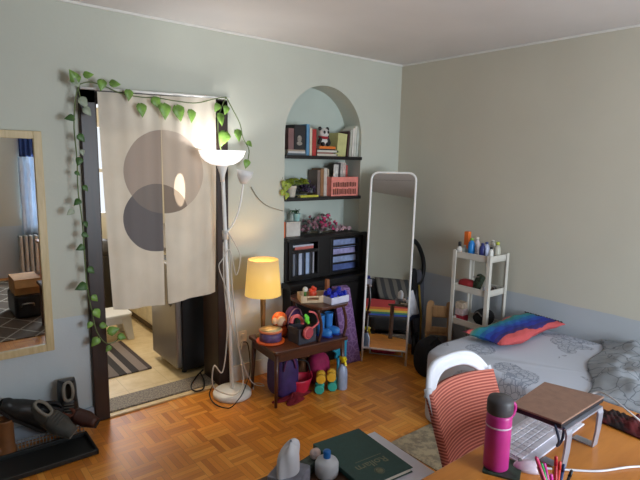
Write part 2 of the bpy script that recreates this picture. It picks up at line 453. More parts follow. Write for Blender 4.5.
# ------------------------------------------------------------------ kitchen things
t = thing('fridge', 'small fridge with stainless door and black side, just through the doorway', 'fridge', (-1.68, .56, 0))
MB().bx((-1.965, .32, .03), (-1.34, .80, .86)).build('cabinet_body', BLACK, t, bevel=.008)
fd = MB().bx((-2.02, .315, .06), (-1.968, .80, .86)).build('door', M('stainless_steel', (150, 146, 142), .3, .85, var=.06, scale=3), t, bevel=.015, seg=3)
MB().tube([(-2.03, .37, .55), (-2.05, .37, .57), (-2.05, .37, .80), (-2.03, .37, .82)], .009).build('handle', CHROME, fd)
for x in (-1.93, -1.40):
    for y in (.38, .76): MB().lathe([(.02, 0), (.02, .03)], (x, y, 0), 12).build('foot', BLACK, t)
t = thing('step_stool', 'white plastic step stool on the kitchen floor beside the striped mat', 'stool', (-2.17, 1.47, 0))
MB().rbox((-2.17, 1.47, .235), (.36, .30, .03), .05).build('top', WHITE_PLASTIC, t, bevel=.008)
for sx in (-1, 1):
    for sy in (-1, 1):
        a, b = -2.17+sx*.12, 1.47+sy*.1; a2, b2 = -2.17+sx*.155, 1.47+sy*.125
        MB().hexa([(a2-.028,b2-.02,0),(a2+.028,b2-.02,0),(a2+.028,b2+.02,0),(a2-.028,b2+.02,0)], [(a-.045,b-.025,.222),(a+.045,b-.025,.222),(a+.045,b+.025,.222),(a-.045,b+.025,.222)]).build('leg', WHITE_PLASTIC, t, bevel=.006)
MB().bx((-2.31, 1.345, .16), (-2.03, 1.36, .222)).build('apron', WHITE_PLASTIC, t)
rs = [(0,(62,48,44)),(.1,(140,126,116)),(.22,(36,28,28)),(.32,(96,86,82)),(.38,(160,148,138)),(.42,(110,100,95)),(.56,(34,28,28)),(.66,(150,138,130)),(.72,(40,32,32)),(.82,(134,120,112)),(.94,(66,52,48))]
MB().rbox((-2.40, .95, .006), (.58, .74, .01), .01).solo('kitchen_mat', mat_stripes('striped_mat', 0, rs, -.29, .29), 'brown, grey and black striped mat on the kitchen floor', 'mat')
t = thing('base_cabinet', 'cream kitchen base cabinet behind the small fridge', 'cabinet', (-1.5, 1.45, 0))
CAB = M('cream_cabinet_paint', (214, 200, 168), .45)
MB().bx((-1.80, .86, .08), (-1.16, 2.49, .86)).build('cabinet_body', CAB, t)
MB().bx((-1.77, .88, 0), (-1.2, 2.47, .08)).build('plinth', M('plinth_brown', (84, 66, 48), .6), t)
MB().bx((-1.83, .85, .861), (-1.16, 2.495, .895)).build('countertop', M('grey_laminate', (120, 112, 104), .4), t, bevel=.005)
for y0, y1 in ((.87, 1.26), (1.28, 1.68), (1.70, 2.1)):
    dd = MB().bx((-1.82, y0, .11), (-1.801, y1, .84)).build('door', CAB, t, bevel=.004)
    MB().ell((-1.832, y0+.05, .72), .013).build('knob', CHROME, dd)
# a dark coat shape seen in the gap beside the curtain
t = thing('trash_bin', 'tall dark bin seen in the gap between door frame and curtain', 'bin', (-2.03, 2.15, 0))
MB().lathe([(.12, 0), (.14, .02), (.16, .66), (.165, .68)], (-2.03, 2.15, 0), 24).build('bin_body', M('charcoal_plastic', (40, 38, 38), .5), t)
MB().lathe([(.168, .68), (.165, .73), (.1, .81), (0, .83)], (-2.03, 2.15, 0), 24).build('lid', M('dark_bin_lid', (52, 48, 46), .4), t)

# ------------------------------------------------------------------ curtain in the doorway
def mat_curtain():
    m, nt, b = new_mat('linen_with_two_discs'); h = NT(nt); v, x, y, z = h.xyz()
    def disc(cx, cz, r):
        dx = h.m('SUBTRACT', x, cx); dz = h.m('SUBTRACT', z, cz)
        return h.m('LESS_THAN', h.m('ADD', h.m('MULTIPLY', dx, dx), h.m('MULTIPLY', dz, dz)), r*r)
    d1 = disc(-2.225+2.245, 1.56-2.03, .262); d2 = disc(-2.285+2.245, 1.272-2.03, .215)
    leftp = h.m('LESS_THAN', x, .0)
    base = h.ramp(h.noise(v, 5, 4), [(.3, srgb(210, 200, 184)), (.7, srgb(222, 213, 198))])
    c = h.mix(d1, base, h.mix(leftp, srgb(190, 176, 162), srgb(166, 152, 142)))
    c = h.mix(h.m('MULTIPLY', d2, leftp), c, srgb(108, 104, 106))
    c = h.mix(h.m('MULTIPLY', h.m('MULTIPLY', d2, leftp), d1), c, srgb(128, 120, 116))
    c = h.mix(h.m('MULTIPLY', h.m('MULTIPLY', d2, h.m('SUBTRACT', 1.0, leftp)), d1), c, srgb(140, 126, 114))
    wv = h.n('ShaderNodeTexWave'); nt.links.new(v, wv.inputs['Vector']); wv.inputs['Scale'].default_value = 120
    nt.links.new(c, b.inputs['Base Color']); b.inputs['Roughness'].default_value = .9
    nt.links.new(h.bump(h.noise(v, 220, 2), .12), b.inputs['Normal'])
    tr = h.n('ShaderNodeBsdfTranslucent'); nt.links.new(c, tr.inputs[0])
    mx = h.n('ShaderNodeMixShader'); mx.inputs[0].default_value = .2
    nt.links.new(b.outputs[0], mx.inputs[1]); nt.links.new(tr.outputs[0], mx.inputs[2])
    nt.links.new(mx.outputs[0], nt.nodes['Material Output'].inputs[0])
    return m
LIN = mat_curtain()
t = thing('door_curtain', 'split linen doorway curtain printed with two overlapping discs', 'curtain', (-2.245, -.06, 2.03))
def panel(x0t, x1t, x0b, x1b, zt0, zt1, zb0, zb1, ph):
    def fn(u, v):
        x = lerp(lerp(x0t, x1t, u), lerp(x0b, x1b, u), v**1.3); z = lerp(lerp(zt0, zt1, u), lerp(zb0, zb1, u), v)
        y = -.062 + .010*math.sin(u*9+ph+v*1.5)*(.25+v) + .004*math.sin(u*23+ph*2)*(1-v*.5) - .012*math.sin(PI*u)*v
        return Vector((x, y, z))
    return MB().grid(fn, 30, 40)
panel(-2.615, -2.2465, -2.575, -2.257, 2.018, 2.028, .715, .70, .4).build('curtain_panel', LIN, t)
panel(-2.2435, -1.865, -2.229, -1.885, 2.028, 2.045, .70, .73, 2.0).build('curtain_panel', LIN, t)
MB().tube([(-2.705, -.055, 2.03), (-1.76, -.055, 2.055)], .008).solo('curtain_rod', WHITE_METAL, 'thin white rod across the top of the doorway, carrying the linen curtain', 'rod')

# ------------------------------------------------------------------ pothos vine round the door
VY = -.085
def vp(px, py, y=VY): return at(px, py, 'y', y)
t = thing('pothos_vine', 'trailing green pothos vine strung along the dark door frame', 'plant', vp(80, 85))
stem = MB()
left = [vp(*p) for p in ((80, 84), (76, 96), (74, 125), (77, 160), (78, 190), (82, 220), (84, 250), (87, 285), (92, 312), (97, 332), (106, 343), (116, 341), (120, 334))]
top = [vp(*p) for p in ((80, 84), (90, 82), (104, 86), (120, 93), (140, 97), (158, 98), (176, 101), (196, 103), (214, 99), (226, 97))]
rt1 = [vp(*p) for p in ((226, 97), (222, 106), (218, 120), (219, 140), (221, 150))]
rt2 = [vp(*p) for p in ((226, 97), (233, 110), (240, 124), (243, 138), (249, 150), (247, 164))]
for s_ in (left, top, rt1, rt2): stem.tube(cat_pts(s_, 6), .0035, 6)
stem.tube(cat_pts([vp(78, 88), vp(81, 100), vp(84, 108)], 5), .003, 5)
stem.build('stem', M('vine_stem', (96, 112, 66), .6), t)
LEAFG = M('pothos_leaf_green', (112, 150, 64), .4, var=.35, scale=30)
LEAFD = M('pothos_leaf_dark', (62, 96, 44), .45, var=.3, scale=30)
LEAFP = M('pothos_leaf_pale', (150, 160, 138), .5, var=.2, scale=30)
ld, lg, lp = MB(), MB(), MB()
def put(mb, px, py, size, dx, dz, ny=-1.0, y=VY-.01):
    L = size*random.uniform(.65, .95); mb.leaf(vp(px, py, y), (dx, -.25, dz), (random.uniform(-.3, .3), ny, .35), L, L*.85)
for px, py, s_, dx, dz in ((74,118,.07,-1,-.1),(78,135,.06,.8,-.9),(80,158,.06,-.4,-1),(75,172,.05,1,-.7),(83,186,.06,.7,-.8),(80,200,.07,-.8,-.6),(84,222,.05,.5,-1),(82,234,.06,1,-.5),(84,246,.06,-1,-.4),(88,268,.06,.8,-.8),(86,285,.07,-.9,-.2)): put(ld, px, py, s_, dx, dz)
for px, py, s_, dx, dz in ((80,98,.07,.6,-.9),(84,108,.08,.9,-1),(73,210,.06,-.8,-.6),(81,150,.05,.3,-1),(79,84,.07,-.8,.2)): put(lp, px, py, s_, dx, dz)
for px, py, s_, dx, dz in ((77,82,.09,-.5,.8),(84,76,.08,.9,.3),(102,80,.075,-.2,-1),(110,84,.08,1,.1),(92,296,.06,.8,-.9),(94,310,.07,.6,-1),(91,322,.06,-.6,-1),(100,325,.06,.9,-.3),(98,338,.07,-.8,-.8),(108,332,.075,.9,.2),(118,336,.07,.8,-.3),(110,346,.06,-.7,-.8)): put(lg, px, py, s_, dx, dz)
for px, py, s_, dx, dz in ((128,90,.13,0,-1),(140,104,.12,.15,-1),(153,98,.11,.5,-.8),(163,104,.15,.1,-1),(176,106,.16,.3,-1),(190,110,.12,.1,-1),(218,104,.10,-.5,-1),(226,106,.12,-.2,-1),(218,114,.13,.4,-1),(225,132,.15,-.4,-1),(236,130,.14,.3,-1),(247,142,.10,.6,-.5),(247,160,.12,-.3,-1)): put(lg, px, py, s_*.75, dx, dz, -1.2)
lg.build('leaves', LEAFG, t, solid=.001); ld.build('dark_leaves', LEAFD, t, solid=.001)
lp.build('dry_leaves', LEAFP, t, solid=.001)['label'] = 'pale dried leaves'

# ------------------------------------------------------------------ wall mirror
t = thing('wall_mirror', 'oak framed mirror hung on the wall above the shoes', 'mirror', (-3.2, -.015, .52))
mx0, mx1, mz0, mz1, fwid = -3.48, -2.91, .525, 1.78, .042
for a, b in (((mx0, mz0), (mx0+fwid, mz1)), ((mx1-fwid, mz0), (mx1, mz1)), ((mx0+fwid, mz0), (mx1-fwid, mz0+fwid)), ((mx0+fwid, mz1-fwid), (mx1-fwid, mz1))):
    MB().bx((a[0], -.034, a[1]), (b[0], -.003, b[1])).build('frame_bar', OAK, t, bevel=.003)
MB().bx((mx0+fwid-.005, -.020, mz0+fwid-.005), (mx1-fwid+.005, -.014, mz1-fwid+.005)).build('glass', GLASSM, t)

# ------------------------------------------------------------------ floor lamp
BX, BY = -1.832, -.20
t = thing('floor_lamp', 'white torchiere floor lamp with a small gooseneck reading arm', 'lamp', (BX, BY, 0))
MB().lathe([(.0, 0), (.128, 0), (.135, .006), (.135, .026), (.125, .04), (.05, .046), (.02, .052)], (BX, BY, 0), 36).build('base', WHITE_METAL, t)
TP = Vector((-1.895, -.2, 1.60))
MB().tube([(BX, BY, .045), (lerp(BX, TP.x, .5), lerp(BY, TP.y, .5), .82), TP], .0125, 12).build('pole', WHITE_METAL, t)
MB().lathe([(.013, -.10), (.018, -.05), (.034, 0), (.04, .01)], TP, 20).build('shade_holder', WHITE_METAL, t)
SH, _nt, _b = new_mat('glowing_opal_shade'); _h = NT(_nt); _v = _h.xyz()
_nt.links.new(_h.ramp(_h.noise(_v[0], 3), [(0, (.9, .88, .86)), (1, (.95, .93, .92))]), _b.inputs['Base Color'])
_b.inputs['Emission Color'].default_value = (1, .95, .95, 1); _b.inputs['Emission Strength'].default_value = .85
prof = [(.035, .008), (.075, .016), (.11, .035), (.135, .062), (.15, .10), (.152, .104), (.148, .104), (.13, .065), (.105, .04), (.07, .022), (.03, .014)]
MB().lathe(prof, TP, 40, cap=(True, True)).build('lamp_shade', SH, t)
ga = Vector((lerp(BX, TP.x, .72), lerp(BY, TP.y, .72), 1.15))
cup = at(243.5, 181, 'y', -.24)
gn = MB().tube(cat_pts([ga, at(234, 222, 'y', -.22), at(240, 205, 'y', -.24), cup], 8), .0065, 8).build('reading_arm', WHITE_METAL, t)
MB().lathe([(.018, -.02), (.03, 0), (.05, .03), (.056, .07), (.052, .07), (.046, .032), (.026, .006)], cup, 24, rot=(R(4), R(8), 0)).build('reading_shade', M('frosted_white', (218, 216, 214), .5, var=.03), gn)
MB().lathe([(.02, -.03), (.02, .03)], ga, 12).build('switch', WHITE_PLASTIC, t)
def fl(*p): return [Vector(q) for q in p]
cw = MB().tube(cat_pts(fl((BX-.06, BY-.0, 1.1), (BX-.075, BY-.03, .85), (BX-.05, BY-.025, .5), (BX-.10, BY-.05, .22), (BX-.17, BY-.06, .28), (BX-.18, BY-.06, .14), (BX-.1, BY-.08, .07), (BX-.02, BY-.10, .055), (BX+.06, BY-.05, .12), (BX+.03, BY-.03, .4), (BX-.01, BY-.025, .8), (BX-.03, BY-.025, 1.14)), 10), .0045, 6)
cw.solo('lamp_flex', CORD_W, 'white flex looped up and down the floor lamp pole', 'cord')
cw = MB().tube(cat_pts([at(228, 232, 'y', -.26), at(240, 255, 'y', -.27), at(236, 275, 'y', -.26), at(230, 250, 'y', -.265), at(222, 260, 'y', -.27), at(219, 268, 'y', -.26), at(226, 290, 'y', -.25), at(233, 330, 'y', -.22), at(240, 350, 'y', -.15), at(243, 338, 'y', -.05)], 10), .0035, 6)
cw.solo('socket_cord', CORD_W, 'thin white cord draped from the lamp pole to the wall socket', 'cord')
MB().tube(cat_pts(fl((BX+.155, BY-.03, .01), (BX+.22, BY+.06, .006), (BX+.26, BY+.02, .006), (BX+.22, BY-.06, .03), (BX+.15, BY-.0, .07), (BX+.11, BY+.1, .3), (BX+.2, -.055, .33)), 10), .0035, 6).solo('plug_lead', CORD_W, 'white lead looping from the floor beside the lamp base up to the socket', 'cord')
MB().tube(cat_pts([at(203, 370, 'z', .04), at(197, 376, 'z', .03), at(191, 386, 'z', .02), at(195, 391, 'z', .02), at(203, 389, 'z', .02), at(204, 381, 'z', .03), at(200, 372, 'z', .045)], 10), .006, 6).solo('looped_cord', CORD_B, 'short black cord loop lying over the threshold', 'cord')
MB().tube(cat_pts([at(214, 383, 'z', .02), at(209.5, 394, 'z', .006), at(215, 404, 'z', .006), at(229, 408, 'z', .006), at(238, 400, 'z', .06), at(244, 390, 'z', .06), at(250, 370, 'y', -.12), at(248, 345, 'y', -.1), at(243, 342, 'y', -.045)], 10), .004, 6).solo('black_lead', CORD_B, 'black lead curling round the lamp base and up to the socket', 'cord')
t = thing('wall_socket', 'white double wall socket low on the wall beside the side table', 'socket', at(242, 338, 'y', -.004))
c = at(242, 338, 'y', 0)
MB().rbox((c.x, -.006, c.z), (.075, .115, .009), .008, rot=(R(90), 0, 0)).build('plate', WHITE_PLASTIC, t, bevel=.002)
for dz in (-.025, .025): MB().rbox((c.x, -.02, c.z+dz), (.028, .03, .02), .01, rot=(R(90), 0, 0)).build('plug', WHITE_PLASTIC, t, bevel=.002)
MB().tube(cat_pts([at(251, 187, 'y', -.012), at(258, 198, 'y', -.012), at(268, 206, 'y', -.012), at(283, 211, 'y', -.012)], 8), .003, 6).solo('wall_wire', M('grey_wire', (122, 118, 106), .6), 'thin wire running over the wall to the niche', 'wire')

# ------------------------------------------------------------------ niche shelves and cabinet
for k, (z, lab) in enumerate(((1.688, 'upper black shelf board in the arched niche, with books and a panda figure'), (1.362, 'lower black shelf board in the arched niche, with plant and pink magazine file'))):
    MB().bx((NX0+.001, -.02, z-.026), (NX1-.001, ND-.001, z)).solo('shelf_board', BLACKWOOD, lab, 'shelf', 'niche shelf boards', bevel=.003)
t = thing('black_cabinet', 'black cabinet filling the lower niche, with slatted upper doors', 'cabinet', (-.865, .03, 0))
CT = 1.05
MB().bx((NX0+.004, -.03, CT-.025), (NX1-.004, ND-.004, CT)).bx((NX0+.004, -.06, CT-.027), (-.415, -.03, CT-.002)).build('top_board', BLACKWOOD, t, bevel=.003)
MB().bx((NX0+.004, -.02, .70), (NX0+.028, ND-.004, CT-.026)).bx((NX1-.03, -.02, .70), (NX1-.005, ND-.004, CT-.026)).bx((-.90, -.02, .70), (-.82, ND-.01, CT-.026)).bx((NX0+.004, ND-.012, .7), (NX1-.004, ND-.004, CT-.026)).build('upper_carcass', BLACKWOOD, t)
MB().bx((-.468, -.06, .70), (-.415, -.004, CT-.028)).build('side_post', BLACKWOOD, t, bevel=.003)
MB().bx((-1.285, -.13, .655), (-.405, -.004, .70)).build('ledge', BLACKWOOD, t, bevel=.006)
MB().bx((-1.27, -.12, .0), (-.42, -.004, .655)).build('lower_carcass', BLACKWOOD, t)
for a, b in ((-1.262, -.85), (-.84, -.43)):
    dd = MB().bx((a, -.135, .06), (b, -.121, .645)).build('door', BLACKWOOD, t, bevel=.003)
    MB().ell(((b-.03) if a < -1 else (a+.03), -.146, .5), .012).build('knob', CHROME, dd)
# left upper door: frame with one middle rail and upright bars
g = MB()
g.bx((-1.235, -.04, .71), (-1.20, -.022, CT-.03)).bx((-.945, -.04, .71), (-.82, -.022, CT-.03)).bx((-1.2, -.04, .71), (-.945, -.022, .745)).bx((-1.2, -.04, CT-.045), (-.945, -.022, CT-.03)).bx((-1.2, -.04, .925), (-.945, -.022, .95))
for x in (-1.145, -1.075, -1.005): g.bx((x-.006, -.036, .745), (x+.006, -.026, .925))
g.build('barred_door', BLACKWOOD, t, bevel=.002)
g = MB()
g.bx((-.82, -.045, .71), (-.79, -.022, CT-.03)).bx((-.50, -.045, .71), (-.47, -.022, CT-.03)).bx((-.79, -.045, .71), (-.5, -.022, .735))
for z in (.80, .87, .945, 1.01): g.bx((-.79, -.043, z-.007), (-.5, -.028, z+.007))
g.build('slatted_door', BLACKWOOD, t, bevel=.002)

GB1 = 'books on the upper niche shelf'; 
def book(px0, px1, py0, z, rgb, label, group, y=.03, depth=.13, lean=0, name='book', hh=None):
    """upright book whose spine faces the room"""
    a = at(px0, 170, 'y', y).x; b = at(px1, 170, 'y', y).x; h = (at(px0, py0, 'y', y).z-z) if hh is None else hh
    wd = b-a-.001; cx = (a+b)/2
    cm = M('cover_%d_%d_%d' % rgb, rgb, .5)
    o = MB(local=True); th = min(.003, wd*.15)
    o.box((0, depth/2, h/2), (wd*.999, .004, h)) if False else None
    o.bx((-wd/2, 0, 0), (-wd/2+th, depth, h)).bx((wd/2-th, 0, 0), (wd/2, depth, h)).bx((-wd/2+th, 0, 0), (wd/2-th, th, h))
    ob = bpy.data.objects.new(name, o.mesh(name, cm)); ob.location = (cx, y, z); ob.rotation_euler = (0, lean, 0); col.objects.link(ob)
    RM[ob.name] = Matrix.Translation((cx, y, z)) @ Euler((0, lean, 0)).to_matrix().to_4x4()
    tag(ob, label, 'book', group)
    MB(local=True).bx((-wd/2+th, th, .003), (wd/2-th, depth-.003, h-.003)).build('pages', PAPER, ob)
    return ob
def flat_book(px0, px1, z, t_, rgb, label, group, y=.03, depth=.12, name='book'):
    a = at(px0, 170, 'y', y).x; b = at(px1, 170, 'y', y).x; cx = (a+b)/2; wd = b-a; th = min(.003, t_*.2)
    cm = M('cover_%d_%d_%d' % rgb, rgb, .5)
    o = MB(local=True).bx((-wd/2, 0, 0), (wd/2, depth, th)).bx((-wd/2, 0, t_-th), (wd/2, depth, t_)).bx((-wd/2, 0, th), (wd/2, th, t_-th))
    ob = bpy.data.objects.new(name, o.mesh(name, cm)); ob.location = (cx, y, z); col.objects.link(ob); RM[ob.name] = Matrix.Translation((cx, y, z))
    tag(ob, label, 'book', group)
    MB(local=True).bx((-wd/2+.003, th, th), (wd/2-.003, depth-.003, t_-th)).build('pages', PAPER, ob)
    return ob
Z1 = 1.6885
flat_book(287, 306, Z1, .016, (96, 106, 112), 'slate grey book lying flat, lowest at the end of the upper shelf', GB1)
flat_book(288, 305, Z1+.0165, .014, (206, 204, 200), 'white book lying flat under the dark upright picture book', GB1)
flat_book(287.5, 305, Z1+.031, .012, (168, 150, 132), 'beige book lying flat, uppermost under the dark picture book', GB1)
ZS = Z1+.0435
book(288, 293.5, 128, ZS, (126, 92, 90), 'small dusty rose book standing at the outer end of the upper shelf', GB1)
pb = book(294, 305, 124.5, ZS, (32, 30, 32), 'black book with a grey picture on it, upright on the flat stack', GB1)
c1 = at(299.5, 140, 'y', .029)
MB().ell((c1.x, .0285, c1.z+.01), (.022, .003, .026), n=14).ell((c1.x, .0285, c1.z-.026), (.027, .003, .016), n=14).build('cover_picture', M('grey_print', (142, 134, 124), .7, var=.4, scale=60), pb)
book(306, 309, 124, Z1, (92, 140, 176), 'tall light blue book beside the black picture book', GB1)
book(309.3, 311.6, 128, Z1, (214, 200, 176), 'slim cream book between light blue and red books', GB1)
book(311.8, 315.8, 129, Z1, (172, 48, 44), 'red upright book next to the flat stack under the panda', GB1)
zz = Z1
for t_, rgb, p0, p1, lab in ((.018, (216, 206, 190), 317, 337, 'white book lowest in the flat stack under the panda figure'), (.012, (150, 100, 88), 317, 333, 'brown spined book second in the flat stack under the panda'), (.016, (208, 204, 190), 317, 338, 'pale grey book in the middle of the flat stack under the panda'), (.010, (44, 40, 42), 319, 335, 'thin black book directly under the orange one'), (.020, (224, 118, 40), 319, 335, 'orange book topmost in the flat stack, panda figure on it')):
    flat_book(p0, p1, zz, t_, rgb, lab, GB1); zz += t_+.0005
# panda figure on the stack
pc = at(323, 133, 'y', .085); pz = zz
t = thing('panda_figure', 'small black and white panda figure with red scarf on the book stack', 'figurine', (pc.x, .085, pz))
PW = M('figure_white', (218, 212, 206), .6); PK = M('figure_black', (26, 24, 26), .6)
MB().ell((pc.x, .085, pz+.033), (.034, .03, .034)).build('body', PW, t)
hd = MB().ell((pc.x, .075, pz+.082), (.036, .032, .031)).build('head', PW, t)
for sx in (-1, 1):
    MB().ell((pc.x+sx*.03, .078, pz+.108), (.013, .009, .013)).build('ear', PK, hd)
    MB().ell((pc.x+sx*.014, .047, pz+.086), (.009, .004, .01), rot=(0, sx*.5, 0)).build('eye_patch', PK, hd)
    MB().ell((pc.x+sx*.035, .07, pz+.035), (.012, .014, .028), rot=(0, -sx*.5, 0)).build('arm', PK, t)
    MB().ell((pc.x+sx*.02, .056, pz+.013), (.014, .018, .013)).build('leg', PK, t)
MB().lathe([(.028, -.008), (.035, 0), (.028, .008)], (pc.x, .08, pz+.056), 20, rot=(R(8), 0, 0)).build('scarf', M('red_scarf', (164, 30, 44), .8), t)
MB().tube([(pc.x+.036, .09, pz+.005), (pc.x+.05, .09, pz+.05), (pc.x+.045, .09, pz+.085), (pc.x+.03, .09, pz+.095)], .006).build('tail', PK, t)
t.scale = (1.3, 1.15, 1.3)
book(336, 345, 133, Z1, (196, 194, 132), 'wide yellow-green book leaning among the white ones', GB1, lean=R(5))
book(346.2, 347.8, 131, Z1, (70, 44, 42), 'thin dark brown book beside the yellow-green one', GB1, lean=R(4))
book(348.5, 350.4, 130, Z1, (186, 184, 170), 'thin stone coloured book leaning next to the dark brown one', GB1, lean=R(4))
book(351, 353, 128, Z1, (220, 214, 204), 'white book, first of the three tall white ones', GB1, lean=R(3))
book(353.4, 355.2, 126, Z1, (212, 212, 200), 'off-white book in the middle of the three tall white ones', GB1, lean=R(2))
book(355.6, 357.4, 125, Z1, (196, 200, 190), 'pale book beside the grey one at the inner end of the upper shelf', GB1, lean=R(2))
book(357.8, 360.0, 124, Z1, (150, 152, 140), 'grey book at the very end of the upper shelf by the arch', GB1)

# lower shelf
Z2 = 1.3625; GB2 = 'books on the lower niche shelf'
c = at(291.5, 190, 'y', .05)
t = thing('potted_plant', 'leafy yellow-green plant in a cream pot on the lower niche shelf', 'plant', (c.x, .055, Z2))
MB().lathe([(.028, 0), (.032, .01), (.042, .085), (.044, .09), (.038, .09), (.034, .075)], (c.x, .055, Z2), 20).build('pot', CREAM, t)
MB().lathe([(.0, .073), (.035, .075)], (c.x, .055, Z2), 16).build('soil', M('soil', (44, 34, 26), .9), t)
lf = MB(); st = MB()
for i in range(26):
    a = random.uniform(0, 2*PI); rr = random.uniform(.01, .07); q = Vector((c.x+.03+rr*1.3*math.cos(a), .05+rr*.55*math.sin(a)-.01, Z2+.10+random.uniform(0, .035)))
    st.tube([(c.x, .055, Z2+.08), q], .0015, 4); lf.leaf(q, (math.cos(a), math.sin(a)*.6-.3, .2), (0, -.6, 1), .045, .04)
for px, py in ((284, 181), (286, 186), (283, 190), (287, 193), (289, 183)):
    q = at(px, py, 'y', -.02); st.tube(cat_pts([(c.x, .04, Z2+.085), (q.x+.01, .01, q.z+.03), q], 4), .0015, 4); lf.leaf(q, (-.3, -.2, -1), (-.2, -1, .2), .05, .045)
lf.build('leaves', M('yellow_green_leaf', (140, 156, 48), .5, var=.3, scale=30), t, solid=.001); st.build('stems', M('vine_stem', (96, 112, 66)), t)
t = thing('dried_hydrangea', 'dark purple dried hydrangea bunch lying on the lower niche shelf', 'dried flowers', (at(308, 190, 'y', .08).x, .085, Z2))
c = at(308, 190, 'y', .08); fl1, fl2 = MB(), MB()
for i in range(70):
    q = Vector((c.x+random.uniform(-.075, .075), .09+random.uniform(-.05, .05), Z2+.035+random.uniform(0, .085))); q.z = Z2+.035+(q.z-Z2-.035)*(1-((q.x-c.x)/.1)**2)
    (fl1 if i % 3 else fl2).leaf(q, (random.uniform(-1, 1), random.uniform(-1, .3), random.uniform(-.6, 1)), (random.uniform(-1, 1), -1, random.uniform(-.2, 1)), .034, .032)
fl1.build('petals', M('dried_purple', (66, 50, 74), .8, var=.4, scale=40), t, solid=.001); fl2.build('leaves', M('dried_grey', (104, 104, 108), .8, var=.4, scale=40), t, solid=.001)
MB().tube([(c.x-.075, .09, Z2+.028), (c.x+.07, .10, Z2+.03)], .011).build('stalks', M('dried_stalk', (70, 62, 44), .8), t)
flat_book(301, 319, Z2, .016, (188, 184, 58), 'yellow booklet lying flat at the front edge of the lower shelf', GB2, y=-.012, depth=.045)
book(317.5, 320.5, 170, Z2, (120, 104, 96), 'grey-brown book, outermost upright one on the lower shelf', GB2, y=.06, depth=.12)
book(320.8, 324, 168.5, Z2, (150, 108, 70), 'tan book upright next to the grey-brown one', GB2, y=.06, depth=.12)
book(324.2, 327.4, 168, Z2, (206, 198, 186), 'white book upright beside the pink magazine file', GB2, y=.06, depth=.12)
book(327.6, 329.2, 169, Z2, (184, 170, 150), 'thin beige book between the white one and the pink magazine file', GB2, y=.06, depth=.12)
# pink magazine file
xa, xb = at(331.5, 185, 'y', .0).x, at(358, 185, 'y', .0).x; zt = at(345, 177, 'y', 0).z
t = thing('magazine_file', 'pink printed magazine file on the lower niche shelf', 'magazine file', ((xa+xb)/2, .07, Z2))
PK1 = M('pink_card', (224, 134, 122), .7)
f = MB().bx((xa, 0, Z2), (xb, .006, zt)).bx((xa, .006, Z2), (xa+.005, .15, zt)).bx((xb-.005, .006, Z2), (xb, .15, zt)).bx((xa+.005, .144, Z2), (xb-.005, .15, zt)).bx((xa+.005, .006, Z2), (xb-.005, .144, Z2+.004)).build('box', PK1, t)
pr = MB(); hgt = zt-Z2
for row, (k0, k1) in enumerate(((.08, .40), (.47, .74))):
    x = xa+.016
    while x < xb-.022:
        ww = random.choice((.010, .014, .018)); pr.bx((x, -.0012, Z2+hgt*k0+random.uniform(0, .004)), (min(x+ww, xb-.014), -.0004, Z2+hgt*k1-random.uniform(0, .006))); x += ww+.005
pr.build('printed_lettering', M('brown_print', (112, 62, 48), .8), f)
GM = 'magazines standing in the pink file'
for k, (u, up_, rgb, ln, lab) in enumerate(((.05, .10, (200, 196, 190), 9, 'white magazine leaning at the outer end of the pink file'), (.22, .115, (60, 54, 56), 8, 'black and white magazine behind the white one in the pink file'), (.40, .12, (190, 180, 172), 6, 'pale patterned magazine in the middle of the pink file'), (.62, .115, (206, 186, 176), 3, 'cream magazine with pink corner in the pink file'), (.80, .095, (196, 92, 84), 1, 'coral magazine at the inner end of the pink file'))):
    x = lerp(xa+.012, xb-.012, u); dd = .03+.022*k
    mg = MB().box((x+.012+ln*.003, dd, Z2+.005+(hgt+up_)/2), (.062 if k > 1 else .05, .006, hgt+up_-.005), rot=(0, R(ln*.35), 0))
    mg.solo('magazine', M('mag_%d_%d_%d' % rgb, rgb, .5, var=.35, scale=45), lab, 'magazine', GM)
# cabinet top
Z3 = CT+.0008
xa, xb = at(286.5, 230, 'y', .03).x, at(300.5, 230, 'y', .03).x; zt = at(293, 222, 'y', .03).z
t = thing('storage_box', 'square white box on the black cabinet, a small pot on its lid', 'box', ((xa+xb)/2, .07, Z3))
MB().bx((xa, .03, Z3), (xb, .12, zt-.012)).build('box_body', M('white_tin', (206, 200, 192), .4), t, bevel=.004)
MB().bx((xa-.002, .028, zt-.012), (xb+.002, .122, zt)).build('lid', M('white_tin', (206, 200, 192)), t, bevel=.003)
zt2 = zt
book(284.6, 286.0, 222, Z3, (214, 108, 62), 'orange spined book upright at the outer end of the cabinet top', None, y=.02, depth=.1)
c = at(297, 215, 'y', .07)
t = thing('potted_plant', 'small spiky plant in a pale teal pot on the square white box', 'plant', (c.x, .075, zt2+.0005))
MB().lathe([(.02, 0), (.024, .004), (.03, .055), (.031, .06), (.027, .06), (.024, .05), (0, .048)], (c.x, .075, zt2+.0005), 20).build('pot', M('pale_teal_glaze', (156, 200, 196), .35), t)
lf = MB()
for i in range(22):
    a = random.uniform(0, 2*PI); sp = random.uniform(.03, .075)
    lf.tube(cat_pts([(c.x, .075, zt2+.05), (c.x-.01+sp*.5*math.cos(a), .075+sp*.25*math.sin(a), zt2+.085), (c.x-.015+sp*math.cos(a), .07+sp*.4*math.sin(a), zt2+random.uniform(.045, .10))], 4), [.003]*4+[.003, .0026, .002, .0015, .0008], 4)
lf.build('leaves', M('dark_green_blade', (52, 84, 54), .5, var=.3), t)
